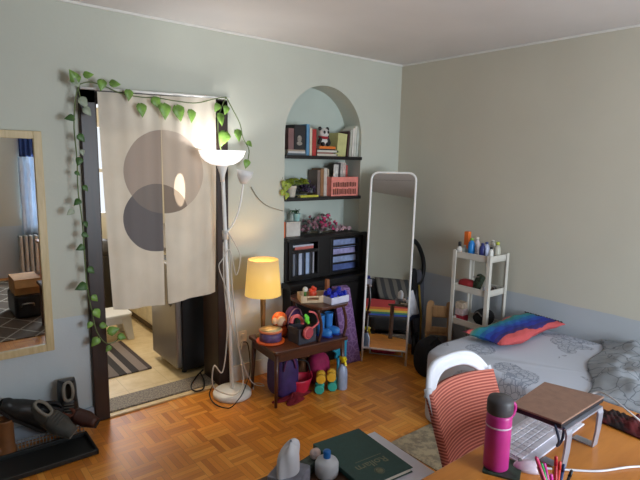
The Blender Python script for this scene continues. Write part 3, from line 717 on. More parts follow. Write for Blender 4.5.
def bouquet(label, px0, px1, top_py, n, cols, yy=.08, name='dried_bouquet', cat='flowers'):
    a, b = at(px0, 230, 'y', yy).x, at(px1, 230, 'y', yy).x; zt = at(px0, top_py, 'y', yy).z
    t = thing(name, label, cat, ((a+b)/2, yy, Z3)); mbs = [MB() for _ in cols]
    for i in range(n):
        u = random.random(); x = lerp(a, b, u); hgt = (zt-Z3)*(.35+.65*math.sin(PI*min(1, max(0, u))))*random.uniform(.25, 1)
        q = Vector((x, yy+random.uniform(-.045, .05), Z3+.025+max(0, hgt-.03)))
        mbs[i % len(cols)].leaf(q, (random.uniform(-1, 1), random.uniform(-1, .2), random.uniform(-.6, 1)), (random.uniform(-1, 1), -1, random.uniform(-.2, 1)), .03, .028)
    for (nm, rgb), m_ in zip(cols, mbs): m_.build(nm, M('flower_%d_%d_%d' % rgb, rgb, .7, var=.35, scale=40), t, solid=.001)
    MB().tube([(a+.01, yy, Z3+.012), ((a+b)/2, yy-.01, Z3+.014), (b-.01, yy, Z3+.012)], .009).build('stalks', M('dried_stalk', (70, 62, 44)), t)
bouquet('grey and dusty pink dried flowers heaped on the black cabinet', 303, 321, 217, 80, (('petals', (150, 104, 116)), ('leaves', (92, 92, 88))))
bouquet('magenta and lilac flower ball on the black cabinet top', 318, 333, 213, 90, (('petals', (196, 60, 108)), ('leaves', (120, 118, 114))), .07, 'flower_ball')
bouquet('pale pink crumpled tissue flowers at the inner end of the cabinet top', 332, 348, 227, 45, (('petals', (196, 160, 168)),), .08, 'tissue_flowers')
# contents of the cabinet
GC = 'folders standing behind the barred cabinet door'
for px0, px1, rgb, lab in ((293, 295.3, (124, 128, 140), 'narrow grey folder, outermost behind the barred door'), (297, 302, (186, 194, 214), 'wide pale folder, second behind the barred door'), (304, 309.5, (170, 190, 222), 'wide light blue folder, third behind the barred door'), (311, 314, (166, 166, 176), 'grey folder, innermost behind the barred door')):
    a = at(px0, 265, 'y', .0).x; b = at(px1, 265, 'y', .0).x
    o = MB().bx((a, .0, .7005), (a+.003, .15, .915)).bx((b-.003, .0, .7005), (b, .15, .915)).bx((a+.003, .0, .7005), (b-.003, .004, .915))
    ob = o.solo('folder', M('folder_%d_%d_%d' % rgb, rgb, .5), lab, 'folder', GC)
    MB().bx((a+.003, .004, .703), (b-.003, .14, .91)).build('pages', PAPER, ob)
MB().bx((-1.195, -.005, .9155), (-.92, .17, .925)).build('inner_shelf', BLACKWOOD, bpy.data.objects['black_cabinet'])
zz = .926
for t_, rgb, lab in ((.02, (200, 168, 160), 'pale book lying flat behind the upper bars of the cabinet'), (.022, (206, 112, 104), 'salmon book lying flat on the pale one in the cabinet'), (.014, (196, 196, 208), 'white book topmost behind the upper bars of the cabinet')):
    flat_book(296 if rgb[0] != 196 else 293, 315, zz, t_, rgb, lab, 'flat books in the cabinet', y=.0, depth=.14); zz += t_+.0005
GS = 'journals behind the slatted cabinet door'
for k, (z, h, rgb, lab) in enumerate(((.735, .055, (86, 104, 160), 'dark blue journal lying lowest behind the slatted door'), (.795, .055, (150, 166, 204), 'blue-white journal behind the second slat from below'), (.856, .06, (164, 160, 206), 'lilac journal behind the middle slat'), (.925, .07, (136, 150, 190), 'slate blue journal uppermost behind the slatted door'))):
    MB().box((-.645+.006*(k % 2), .0, z+h/2), (.285-.01*k, .02, h), rot=(R(-6), 0, 0)).solo('journal', M('journal_%d' % k, rgb, .45, var=.4, scale=16), lab, 'journal', GS)
MB().bx((-.80, -.015, .716), (-.49, .17, .734)).build('inner_shelf', BLACKWOOD, bpy.data.objects['black_cabinet'])

# ------------------------------------------------------------------ side table with its step
TBW = mat_wood('walnut', (62, 34, 22), (92, 52, 34), 0, 4, .3)
TZ = .40; TR = R(-5); TC = Vector((-1.396, -.388, 0)); TW, TD = .305, .20
t = thing('step_table', 'brown wooden step end table crowded with toys', 'table', TC, TR)
MB(True).rbox((0, 0, TZ-.012), (TW*2, TD*2, .024), .02).build('tabletop', TBW, t, bevel=.005)
MB(True).bx((-TW+.03, -TD+.025, TZ-.085), (TW-.03, -TD+.043, TZ-.0245)).bx((-TW+.03, TD-.043, TZ-.085), (TW-.03, TD-.025, TZ-.0245)).bx((-TW+.025, -TD+.043, TZ-.085), (-TW+.043, TD-.043, TZ-.0245)).bx((TW-.043, -TD+.043, TZ-.085), (TW-.025, TD-.043, TZ-.0245)).build('apron', TBW, t)
for sx in (-1, 1):
    for sy in (-1, 1):
        x = sx*(TW-.035); y = sy*(TD-.035)
        MB(True).tube([(x+sx*.012, y+sy*.012, 0), (x, y, TZ-.0245)], [.010, .019], 10).build('leg', TBW, t)
UZ = .65
pts = []
for i in range(40):
    a = 2*PI*i/40; e = .55; pts.append((.165*math.copysign(abs(math.cos(a))**e, math.cos(a)), .215*math.copysign(abs(math.sin(a))**e, math.sin(a))))
MB(True).prism(pts, UZ-.02, UZ, (.175, .01, 0)).build('upper_tier', TBW, t, bevel=.004)
for x in (.06, .275):
    for y in (-.17, .16):
        MB(True).tube(cat_pts([(x, y, TZ), (x+.02, y, TZ+.07), (x+.016, y, TZ+.14), (x-.01, y, UZ-.02)], 5), .011, 8).build('tier_support', TBW, t)
def tb(x, y, z=0): return TC+Matrix.Rotation(TR, 3, 'Z') @ Vector((x, y, z))
# table lamp
LX = at(263, 300, 'y', -.235).x; LY = -.235
t = thing('table_lamp', 'lit table lamp with yellow shade and slim brass stem on the side table', 'lamp', (LX, LY, TZ))
BR = M('brushed_brass', (150, 124, 82), .35, .8)
MB().lathe([(.0, 0), (.05, 0), (.052, .008), (.03, .016), (.016, .03), (.014, .06), (.017, .1), (.02, .27), (.026, .315), (.012, .32), (.012, .36)], (LX, LY, TZ), 24).build('stem', BR, t)
sh, _nt, _b = new_mat('glowing_yellow_shade'); _h = NT(_nt); _v = _h.xyz()
cc = _h.ramp(_h.m('DIVIDE', _h.m('SUBTRACT', _v[3], .305), .255), [(0, srgb(250, 206, 112)), (.4, srgb(238, 192, 104)), (1, srgb(204, 166, 108))])
_nt.links.new(cc, _b.inputs['Base Color']); _nt.links.new(cc, _b.inputs['Emission Color']); _b.inputs['Emission Strength'].default_value = .55
_nt.links.new(_h.bump(_h.noise(_v[0], 160), .1), _b.inputs['Normal'])
MB().lathe([(.128, .305), (.107, .560)], (LX, LY, TZ), 40, cap=(False, False)).build('lamp_shade', sh, t, solid=.002)
MB().ell((LX, LY, TZ+.40), (.025, .025, .04)).build('bulb', M('warm_bulb', (255, 214, 150), .5, emit=2.0), t)
# toy drum
c = at(272, 341, 'z', TZ); c.y = -.48; c.x = -1.63
DX, DY = at(270.5, 341.5, 'z', TZ).xy
t = thing('toy_drum', 'purple toy drum with orange rim on the front corner of the side table', 'toy', (DX, DY, TZ))
MB().lathe([(.082, 0), (.098, .002), (.1, .012), (.082, .016)], (DX, DY, TZ), 32).build('base_rim', M('orange_plastic', (226, 92, 30), .4), t)
MB().lathe([(.078, .016), (.074, .075)], (DX, DY, TZ), 32).build('shell', M('purple_drum_print', (98, 78, 120), .5, var=.45, scale=30), t)
MB().lathe([(.078, .075), (.082, .08), (.082, .088), (.077, .091)], (DX, DY, TZ), 32).build('top_rim', M('salmon_rim', (226, 128, 84), .4), t)
MB().lathe([(.0, .0925), (.077, .0915)], (DX, DY, TZ), 32).build('drum_head', M('cream_print', (232, 198, 140), .5, var=.4, scale=40), t)
# orange hooded toy
OX, OY = at(279.5, 318, 'y', -.29).x, -.29
t = thing('music_toy', 'orange and white round toy standing behind the purple drum', 'toy', (OX, OY, TZ))
MB().lathe([(0, 0), (.05, 0), (.058, .03), (.05, .06), (.03, .075), (0, .08)], (OX, OY, TZ), 24).build('body', M('orange_plastic', (226, 92, 30)), t)
hd = MB().ell((OX, OY, TZ+.115), (.062, .05, .058)).build('hood', M('orange_shell', (220, 110, 56), .45), t)
MB().ell((OX-.012, OY-.036, TZ+.115), (.038, .022, .038)).build('face', M('cream_face', (232, 196, 160), .5), hd)
MB().ell((OX+.005, OY-.052, TZ+.10), (.018, .01, .022)).build('muzzle', M('red_brown', (150, 62, 30), .5), hd)
MB().ell((OX-.055, OY-.02, TZ+.12), (.02, .02, .026)).build('ear', M('cream_face', (232, 196, 160)), hd)
# dark fabric bin with headphones
b0 = Vector((-1.435, -.48, TZ))
t = thing('storage_bin', 'dark grey open storage bin between the drum and the pink headphones', 'bin', b0)
g = MB(); bw, bd, bh = .15, .13, .11
g.bx((b0.x-bw/2, b0.y-bd/2, TZ+.0005), (b0.x+bw/2, b0.y+bd/2, TZ+.006)).bx((b0.x-bw/2, b0.y-bd/2, TZ+.006), (b0.x+bw/2, b0.y-bd/2+.006, TZ+bh)).bx((b0.x-bw/2, b0.y+bd/2-.006, TZ+.006), (b0.x+bw/2, b0.y+bd/2, TZ+bh)).bx((b0.x-bw/2, b0.y-bd/2+.006, TZ+.006), (b0.x-bw/2+.006, b0.y+bd/2-.006, TZ+bh)).bx((b0.x+bw/2-.006, b0.y-bd/2+.006, TZ+.006), (b0.x+bw/2, b0.y+bd/2-.006, TZ+bh))
g.build('bin_body', M('charcoal_felt', (62, 62, 72), .9, bump=.2), t, bevel=.003)
MB().bx((b0.x-.05, b0.y-bd/2-.004, TZ+bh-.03), (b0.x+.0, b0.y-bd/2-.0005, TZ+bh-.02)).build('handle', M('charcoal_tab', (36, 34, 40), .9), t)
PKH = M('coral_pink_plastic', (224, 104, 106), .4); PKD = M('dark_pink_pad', (180, 70, 80), .7)
hc = at(307.5, 332.5, 'y', -.565)
t = thing('headphones', 'coral pink headphones hooked over the dark storage bin', 'headphones', (hc.x, -.561, hc.z-.05))
for nm, p in (('ear_cup', hc), ):
    ec = MB().lathe([(0, -.012), (.036, -.012), (.044, -.004), (.044, .012), (.038, .018)], (hc.x, -.567, hc.z), 28, rot=(R(90), 0, R(8))).build('ear_cup', PKH, t)
    MB().lathe([(.016, .017), (.03, .019), (.036, .0185)], (hc.x, -.567, hc.z), 28, rot=(R(90), 0, R(8)), cap=(True, True)).build('ear_pad', PKD, ec)
h2 = at(295, 322, 'y', -.50)
MB().tube(cat_pts([(hc.x+.035, -.563, hc.z+.02), at(318.5, 322, 'y', -.555), at(315.5, 313.5, 'y', -.54), at(309, 311.5, 'y', -.52)], 7), .007, 8).build('headband', PKH, t)
MB().tube(cat_pts([at(291, 323, 'y', -.49), at(293, 317.5, 'y', -.49), at(298, 316, 'y', -.49), at(302, 320, 'y', -.49), at(302.5, 324, 'y', -.49)], 6), .013, 8).build('ear_cup', PKH, t)
gc = at(307, 319, 'y', -.552)
t = thing('green_toy', 'bright green crinkled toy fish hanging on the pink headphones', 'toy', (gc.x, -.552, gc.z-.035))
GRN = M('lime_plastic', (110, 220, 60), .4)
MB().ell((gc.x, -.552, gc.z), (.019, .012, .026)).build('body', GRN, t)
for dx, dz in ((-.012, .024), (.012, -.026)): MB().ell((gc.x+dx, -.552, gc.z+dz), (.013, .008, .014)).build('fin', GRN, t)
# purple pouch behind
pp = at(293, 306, 'y', -.3)
t = thing('purple_pouch', 'rounded purple pouch behind the storage bin, below the upper tier', 'pouch', (pp.x, -.3, TZ))
PUR = M('purple_cloth', (78, 42, 92), .8, var=.25, bump=.2)
MB().ell((pp.x, -.3, TZ+.10), (.068, .035, .1), e=.8).build('bag', PUR, t)
MB().tube(cat_pts([(pp.x-.068, -.33, TZ+.05), (pp.x-.06, -.338, TZ+.13), (pp.x-.02, -.34, TZ+.185), (pp.x+.03, -.338, TZ+.18), (pp.x+.06, -.335, TZ+.12)], 6), .005, 6).build('piping', M('pale_purple_piping', (168, 120, 140), .7), t)
# teal tin and two blue boots under the tier
tt = at(316, 334, 'z', TZ)
xa, xb = at(310, 325, 'y', -.5).x, at(321, 325, 'y', -.5).x
MB().rbox((tb(.02, .02).x+.02, tb(.02, .02).y, TZ+.066), (.085, .06, .13), .012).solo('teal_box', M('dark_teal_card', (40, 62, 66), .5), 'dark teal box standing under the upper tier beside the headphones', 'box', bevel=.003)
BLU = M('bright_blue_rubber', (54, 128, 206), .35); BLUD = M('deep_blue', (30, 60, 150), .4)
def boot(x, y, label):
    t = thing('rain_boot', label, 'boot', (x, y, TZ), (0, 0, R(20)), 'small blue boots on the side table')
    MB(local=True).lathe([(.026, .035), (.028, .07), (.031, .15), (.033, .155), (.029, .155), (.027, .148)], (0, .02, 0), 20).build('shaft', BLU, t)
    MB(local=True).ell((0, -.012, .03), (.029, .062, .03), e=.8).build('foot', BLU, t)
    MB(local=True).ell((0, -.012, .007), (.031, .066, .007), e=.5).build('sole', BLUD, t)
    return t
boot(tb(.15,-.09).x, tb(.15,-.09).y, 'nearer blue child boot under the upper tier, beside the teal box')
boot(tb(.235,-.07).x, tb(.235,-.07).y, 'farther blue child boot under the upper tier, by the right table support')
# on the upper tier
UZe = UZ+.0006
a = tb(.115, .0, UZe)
t = thing('toy_tray', 'cream wooden tray with a hole in its side, on the upper tier', 'tray', a, R(-26))
CRW = M('pale_wood', (214, 186, 150), .5)
g = MB(local=True)
g.bx((-.10, -.075, 0), (.10, .075, .008)).bx((-.10, .067, .008), (.10, .075, .05)).bx((-.10, -.075, .008), (-.092, .067, .05)).bx((.092, -.075, .008), (.10, .067, .05))
g.bx((-.092, -.075, .008), (-.055, -.067, .05)).bx((.03, -.075, .008), (.092, -.067, .05)).bx((-.055, -.075, .008), (.03, -.067, .018)).bx((-.055, -.075, .038), (.03, -.067, .05))
g.build('tray_body', CRW, t, bevel=.003)
a = tb(.235, -.115, UZe)
t = thing('block_box', 'white box heaped with royal blue blocks at the tier edge', 'box', a, R(2))
g = MB(local=True).bx((-.085, -.055, 0), (.085, .055, .005)).bx((-.085, -.055, .005), (.085, -.05, .05)).bx((-.085, .05, .005), (.085, .055, .05)).bx((-.085, -.05, .005), (-.08, .05, .05)).bx((.08, -.05, .005), (.085, .05, .05))
g.build('box_body', M('white_lilac_plastic', (206, 206, 226), .4), t, bevel=.003)
ROY = M('royal_blue_plastic', (34, 46, 176), .35); GBk = 'royal blue blocks in the white box'
k = 0
rows = ('in the front row', 'in the middle row', 'in the back row'); cols_ = ('at the outer end', 'second from the outer end', 'in the centre', 'second from the window end', 'at the window end')
Mx = RM[t.name]
for i in range(5):
    for j in range(3):
        p = Mx @ Vector((-.062+.031*i, -.032+.032*j, .048+.014*((i*7+j*5) % 3)))
        q = MB().box(p, (.027, .027, .03), rot=(random.uniform(-.3, .3), random.uniform(-.3, .3), random.uniform(0, 1)))
        q.lathe([(.008, .0), (.008, .008)], p+Vector((0, 0, .014)), 10)
        q.solo('toy_block', ROY, 'royal blue studded toy block heaped in the white box on the table', 'toy block', GBk, bevel=.002)
bp = Mx @ Vector((-.005, .085, 0)); bp.z = UZe
t = thing('wooden_peg', 'brown wooden peg with white foot standing behind the blue blocks', 'toy', (bp.x, bp.y, UZe))
MB().rbox((bp.x, bp.y, UZe+.035), (.034, .034, .07), .006).build('foot', M('white_lilac_plastic', (206, 206, 226)), t, bevel=.003)
MB().rbox((bp.x, bp.y, UZe+.11), (.028, .028, .08), .006).build('peg', M('peg_brown', (140, 82, 46), .5), t, bevel=.003)
op = tb(.13, .02, UZe+.0085)
t = thing('red_toy', 'orange-red knobbly toy in the cream wooden tray', 'toy', op)
ORR = M('orange_red_plastic', (226, 74, 44), .4)
MB().ell(op+Vector((0, 0, .033)), (.03, .026, .033)).build('body', ORR, t)
for dx, dz in ((-.022, .062), (.02, .066), (0, .078)): MB().ell(op+Vector((dx, 0, dz)), .014).build('knob', ORR, t)
op = tb(.07, .03, UZe+.0085)
t = thing('white_rattle', 'white ball on a green handle in the cream wooden tray', 'toy', op)
MB().tube([op, op+Vector((0, 0, .055))], .010, 10).build('handle', M('leaf_green_plastic', (74, 130, 60), .4), t)
MB().ell(op+Vector((0, 0, .07)), .02).build('ball', M('ball_white', (226, 224, 214), .4), t)

# ------------------------------------------------------------------ under the table
px = -1.585
t = thing('purple_bag', 'big dark purple bag standing under the side table', 'bag', (-1.53, -.40, 0))
DPU = M('dark_purple_nylon', (58, 38, 96), .6, var=.3, bump=.2)
MB().ell((-1.54, -.40, .155), (.095, .10, .155), e=.55, n=24, k=14).build('bag_body', DPU, t)
MB().tube(cat_pts([(-1.60, -.50, .22), (-1.585, -.508, .29), (-1.53, -.508, .30), (-1.50, -.505, .22)], 6), .007, 6).build('handle', M('plum_strap', (92, 40, 88), .8), t)
rc = at(290, 388, 'z', .06); RX, RY = at(299.5, 392, 'z', .0).xy
t = thing('red_bucket', 'pinkish red bucket with pointed rim at the foot of the side table', 'bucket', (RX, RY, 0))
REDP = M('raspberry_plastic', (196, 36, 66), .4)
n = 32; vs = []
for r_, z_ in ((.05, 0), (.058, .05), (.07, .105)):
    vs.append((r_, z_))
g = MB()
def bk(u, v):
    a = u*2*PI; r_ = lerp(.055, .088, v); z_ = .004+v*(.11+.028*max(0, math.cos(2*(a)))**4)
    return Vector((RX+r_*math.cos(a)*1.1, RY+r_*math.sin(a)*.9, z_))
g.grid(bk, 36, 6); g.lathe([(0, .004), (.057, .004)], (RX, RY, 0), 24)
g.build('bucket_body', REDP, t, solid=.004)
MB().tube(cat_pts([(RX-.096, RY, .12), (RX-.082, RY+.02, .20), (RX, RY+.03, .23), (RX+.082, RY+.02, .20), (RX+.096, RY, .12)], 7), .006, 8).build('handle', BLACK, t)
cl = at(295, 400, 'z', 0)
def cloth(u, v):
    a = u*2*PI; r_ = v*(.085+.03*math.sin(3*a+.6)+.015*math.sin(5*a))
    return Vector((cl.x+r_*math.cos(a)*1.5, cl.y+r_*.75*math.sin(a)+.02, .004+.03*(1-v)**1.2*(1+.5*math.sin(4*a))+.006*math.sin(7*a+v*8)*v*(1-v)*4))
MB().grid(cloth, 36, 8).solo('red_cloth', M('dark_red_cloth', (122, 20, 34), .9, var=.2, bump=.2), 'dark red cloth crumpled on the parquet before the red bucket', 'cloth', solid=.003)
wp = at(297, 372, 'y', -.47)
t = thing('dotted_wand', 'dark wand with white dots standing upright behind the red bucket', 'wand', (wp.x, -.46, 0))
MB().tube([(wp.x, -.46, 0), (wp.x+.004, -.45, .30)], .009, 10).build('stick', M('wand_purple', (60, 30, 70), .5), t)
for k in range(6): MB().ell((wp.x+.004, -.462, .16+.024*k), (.007, .004, .007), n=10, k=6).build('dot', M('ball_white', (226, 224, 214)), t)
bx_ = at(305, 365, 'y', -.30)
t = thing('brown_bear', 'brown plush bear sitting behind the bucket under the table', 'plush toy', (bx_.x, -.30, 0))
BRN = M('brown_plush', (104, 66, 40), .95, var=.25, bump=.4)
MB().ell((bx_.x, -.30, .10), (.06, .05, .10)).build('body', BRN, t)
hd = MB().ell((bx_.x, -.31, .225), (.05, .045, .045)).build('head', BRN, t)
for sx in (-1, 1):
    MB().ell((bx_.x+sx*.036, -.31, .262), (.016, .01, .016)).build('ear', BRN, hd)
    MB().ell((bx_.x+sx*.06, -.325, .12), (.02, .025, .045), rot=(0, -sx*.4, 0)).build('arm', BRN, t)
    MB().ell((bx_.x+sx*.035, -.36, .025), (.024, .045, .025)).build('leg', BRN, t)
MB().ell((bx_.x, -.35, .215), (.02, .014, .016)).build('muzzle', M('tan_plush', (150, 108, 74), .95), hd)
mg = at(322, 362, 'y', -.44)
t = thing('magenta_bag', 'magenta drawstring bag under the table behind the dumbbells', 'bag', (mg.x, -.40, 0))
MAG = M('magenta_cloth', (150, 26, 78), .8, var=.3, bump=.2)
MB().ell((mg.x, -.40, .12), (.085, .07, .12), e=.75, n=20).build('bag_body', MAG, t)
MB().lathe([(.02, .225), (.015, .24), (.04, .275), (.034, .275), (.01, .245)], (mg.x, -.40, 0), 16).build('neck', MAG, t)
# dumbbells, seen end on
def dumbbell(p, rgb, nm, label):
    t = thing('dumbbell', label, 'dumbbell', (p.x, p.y, p.z-.037), R(-41), 'dumbbells stacked two on two under the table')
    mt = M(nm, rgb, .5)
    for s_ in (-1, 1):
        hx = [(.037*math.cos(PI/4*i+PI/8), .037*math.sin(PI/4*i+PI/8)) for i in range(8)]
        MB(local=True).prism(hx, -.016, .016, (0, s_*.034, .037), rot=(R(90), 0, 0)).build('head', mt, t, bevel=.008, seg=3)
    MB(local=True).tube([(0, -.034, .037), (0, .034, .037)], .012, 12).build('grip', mt, t)
TEAL = (52, 168, 150); YE = (222, 170, 44)
for px, py, c_, nm, lb in ((319.5, 384.5, TEAL, 'teal_vinyl', 'teal dumbbell on the floor nearer the red bucket, under a yellow one'), (332.5, 380.5, TEAL, 'teal_vinyl', 'teal dumbbell on the floor nearer the spray bottle, under a yellow one'), (321, 372.5, YE, 'yellow_vinyl', 'yellow dumbbell stacked nearer the red bucket'), (331.5, 368.5, YE, 'yellow_vinyl', 'yellow dumbbell stacked nearer the spray bottle')):
    p = at(px, py, 'y', -.53 if px < 326 else -.55); p.z = .0375 if c_ == TEAL else .1125
    dumbbell(p, c_, nm, lb)
# spray bottle
SX, SY = at(342, 388.5, 'z', 0).xy
t = thing('spray_bottle', 'clear pale blue spray bottle with yellow trigger at the table foot', 'spray bottle', (SX, SY, 0))
MB().lathe([(0, 0), (.034, 0), (.038, .006), (.037, .12), (.034, .15), (.018, .185), (.013, .195), (.013, .205)], (SX, SY, 0), 24).build('bottle', M('milky_blue_plastic', (156, 172, 200), .3, var=.15), t)
YEL = M('yellow_plastic', (236, 214, 30), .4)
hd = MB().rbox((SX-.004, SY-.004, .235), (.03, .055, .03), .01).lathe([(.015, .203), (.015, .222)], (SX, SY, 0), 14).build('spray_head', YEL, t, bevel=.004)
MB().hexa([(SX-.012, SY-.042, .19), (SX, SY-.048, .19), (SX, SY-.04, .19), (SX-.012, SY-.034, .19)], [(SX-.012, SY-.03, .225), (SX+.004, SY-.03, .225), (SX+.004, SY-.02, .225), (SX-.012, SY-.02, .225)]).build('trigger', YEL, hd)
MB().lathe([(.008, 0), (.006, .014)], (SX-.004, SY-.03, .238), 10, rot=(R(90), 0, 0)).build('nozzle', YEL, hd)
sp = at(341, 352, 'y', -.46)
t = thing('turquoise_star', 'turquoise star-shaped toy propped under the table near the spray bottle', 'toy', (sp.x, -.43, 0))
TUR = M('turquoise_plastic', (36, 140, 168), .4)
star = [((.06 if i % 2 == 0 else .028)*math.sin(PI*i/5), (.06 if i % 2 == 0 else .028)*math.cos(PI*i/5)) for i in range(10)]
MB().prism(star, -.012, .012, (sp.x, -.43, .215), rot=(R(90), 0, 0)).build('star', TUR, t, bevel=.006)
MB().tube([(sp.x, -.43, 0), (sp.x, -.43, .17)], .012, 10).lathe([(.04, 0), (.04, .01), (.012, .016)], (sp.x, -.43, 0), 16).build('stand', TUR, t)
q0 = Vector((-1.02, -.47, 0))
MB().rbox((q0.x, q0.y, .15), (.035, .022, .30), .01).rbox((q0.x, q0.y, .315), (.05, .024, .03), .01).solo('turquoise_paddle', M('turquoise_board', (44, 150, 190), .4), 'slim turquoise paddle standing between spray bottle and purple mat', 'toy', bevel=.004)
# purple folded mat leaning by the mirror
t = thing('play_mat', 'folded purple patterned mat leaning between side table and white mirror', 'mat', (-.82, -.30, 0))
PMT = mat_lines('purple_damask', (124, 86, 142), (156, 120, 172), 22, .08, .15, .8)
bl, br = at(343.5, 365, 'z', 0), at(361, 361, 'z', 0); tl, tr = at(334, 289, 'y', -.235), at(350, 287, 'y', -.235)
off = Vector((.02, .045, 0))
for k in range(2):
    o_ = off*k
    MB().hexa([bl+o_, br+o_, br+o_+off*.92, bl+o_+off*.92], [tl+o_, tr+o_, tr+o_+off*.92, tl+o_+off*.92]).build('fold', PMT, t, bevel=.012, seg=3)

# ------------------------------------------------------------------ leaning white mirror
L0, R0 = Vector((-.657, -.288, 0)), Vector((-.437, -.579, 0)); nb_ = Vector((.797, .603, 0)); HM, LN = 1.565, .20
t = thing('standing_mirror', 'tall white framed standing mirror in the corner', 'mirror', (L0+R0)/2)
def mp_(u, z, o=0): return L0.lerp(R0, u)+nb_*(LN*z/HM+o)+Vector((0, 0, z))
rim = [mp_(0, 0), mp_(0, .4), mp_(0, 1.0), mp_(0, 1.5)]
arcp = []
rc_ = .16
for i in range(7):
    a = PI/2*i/6; arcp.append(mp_(rc_*(1-math.sin(PI/2-a)) if False else rc_*(1-math.cos(a)), HM-rc_*.37*(1-math.sin(a))))
arcr = [mp_(1-rc_*(1-math.cos(PI/2*i/6)), HM-rc_*.37*(1-math.sin(PI/2*i/6))) for i in range(6, -1, -1)]
MB().tube(rim[:3]+arcp+arcr+[mp_(1, 1.0), mp_(1, .4), mp_(1, 0)], .009, 10).build('frame', WHITE_METAL, t)
MB().tube([mp_(0, .115), mp_(1, .115)], .008, 10).build('cross_bar', WHITE_METAL, t)
gl = [mp_(.02, .115), mp_(.98, .115)]+[mp_(.98, HM-.06)]+[mp_(1-.02-rc_*(1-math.cos(PI/2*i/6)), HM-.004-rc_*.37*(1-math.sin(PI/2*i/6))) for i in range(0, 7)]+[mp_(.02+rc_*(1-math.cos(PI/2*i/6)), HM-.004-rc_*.37*(1-math.sin(PI/2*i/6))) for i in range(6, -1, -1)]+[mp_(.02, HM-.06)]
g = MB(); k = len(gl); g.add(gl+[p+nb_*.006 for p in gl], [list(range(k)), list(range(k, 2*k))[::-1]]+[(i, (i+1) % k, k+(i+1) % k, k+i) for i in range(k)])
g.build('glass', GLASSM, t)
MB().tube([mp_(.12, 1.15, .014), mp_(.12, .55, .08), mp_(.12, .012, .17)+Vector((0, 0, 0)), mp_(.88, .012, .17), mp_(.88, .55, .08), mp_(.88, 1.15, .014)], .008, 8).build('rear_stand', WHITE_METAL, t)

# ------------------------------------------------------------------ corner clutter
t = thing('pink_bag', 'pink bag lying on the floor under the white standing mirror', 'bag', at(382, 354, 'z', 0)+Vector((.03, .02, 0)))
c = RM[t.name].translation
MB().ell((c.x, c.y, .045), (.13, .06, .045), rot=(0, 0, R(-50)), e=.75, n=20).build('bag_body', M('hot_pink_cloth', (206, 62, 108), .8, var=.35, scale=25), t)
MB().tube(cat_pts([(c.x-.04, c.y+.02, .075), (c.x, c.y, .10), (c.x+.04, c.y-.03, .075)], 6), .006, 6).build('strap', M('plum_strap', (92, 40, 88)), t)
SX, SY = -.33, -.36
t = thing('folded_stroller', 'folded dark stroller standing upright in the corner behind the mirror', 'stroller', (SX, SY, 0))
FR = M('dark_frame', (38, 36, 38), .4, .5)
lp_ = [at(410, 300, 'y', -.40), at(408, 275, 'y', -.39), at(409.5, 255, 'y', -.38), at(413, 241, 'y', -.37), at(419, 247, 'y', -.37), at(423.5, 262, 'y', -.37), at(422, 278, 'y', -.37), at(414, 290, 'y', -.38)]
MB().tube(cat_pts(lp_, 8), .019, 10).build('handle_loop', BLACK, t)
fx = at(413, 350, 'y', -.42)
MB().tube([at(410, 300, 'y', -.40), (fx.x, -.42, .10)], .012, 8).tube([at(420, 280, 'y', -.36), (fx.x+.1, -.36, .10)], .012, 8).tube([(fx.x, -.42, .10), (fx.x+.12, -.30, .10)], .010, 8).build('frame', FR, t)
MB().ell((at(417, 315, 'y', -.35).x, -.34, .42), (.06, .05, .30), e=.7).build('seat_fabric', M('grey_canvas', (92, 94, 104), .9), t)
MB().ell(at(413, 283, 'y', -.385), (.035, .03, .13), e=.7).build('folded_hood', BLACK_CLOTH, t)
for p in (Vector((fx.x-.02, -.445, .085)), Vector((fx.x+.14, -.34, .085))):
    wv = MB().lathe([(.05, -.012), (.085, -.014), (.085, .014), (.05, .012)], p, 28, rot=(R(90), 0, R(35)), cap=(False, False)).build('wheel', BLACK, t)
    MB().lathe([(.0, -.008), (.05, -.008), (.05, .008), (0, .008)], p, 20, rot=(R(90), 0, R(35))).build('hub', M('grey_hub', (130, 126, 124), .4), wv)
MB().tube([at(419, 285, 'y', -.405), at(421, 315, 'y', -.41), at(420, 345, 'y', -.42)], .009, 6).build('strap', M('mustard_strap', (176, 146, 62), .8), t)
t = thing('white_shirt', 'white cloth with a navy hem hung over the folded stroller', 'cloth', at(413, 322, 'y', -.43))
ws = [at(404, 294, 'y', -.435), at(413, 290, 'y', -.44), at(420, 318, 'y', -.45), at(407, 323, 'y', -.45)]
def wsf(u, v):
    p = ws[0].lerp(ws[1], u).lerp(ws[3].lerp(ws[2], u), v); return p+Vector((0, -.012*math.sin(u*9)*v, 0))
MB().grid(lambda u, v: wsf(u, v*.82), 14, 10).build('cloth', M('white_cotton', (204, 204, 212), .9), t, solid=.004)
MB().grid(lambda u, v: wsf(u, .83+v*.12), 14, 3).build('hem', M('navy_cotton', (30, 34, 58), .9), t, solid=.004)
t = thing('black_bag', 'soft black bag slumped on the floor between mirror and bed', 'bag', (-.415, -.80, 0))
def slump(p): return Vector((p.x*(1-.25*max(0, p.z)/.17), p.y*(1-.2*max(0, p.z)/.17), p.z+.02*math.sin(p.x*30)*math.cos(p.y*22)))
MB().ell((-.415, -.80, .15), (.11, .11, .145), e=.62, n=28, k=18, fn=slump).build('bag_body', BLACK_CLOTH, t)
MB().tube(cat_pts([(-.48, -.83, .24), (-.45, -.87, .31), (-.39, -.85, .31), (-.36, -.79, .25)], 6), .010, 6).build('handle', BLACK_CLOTH, t)
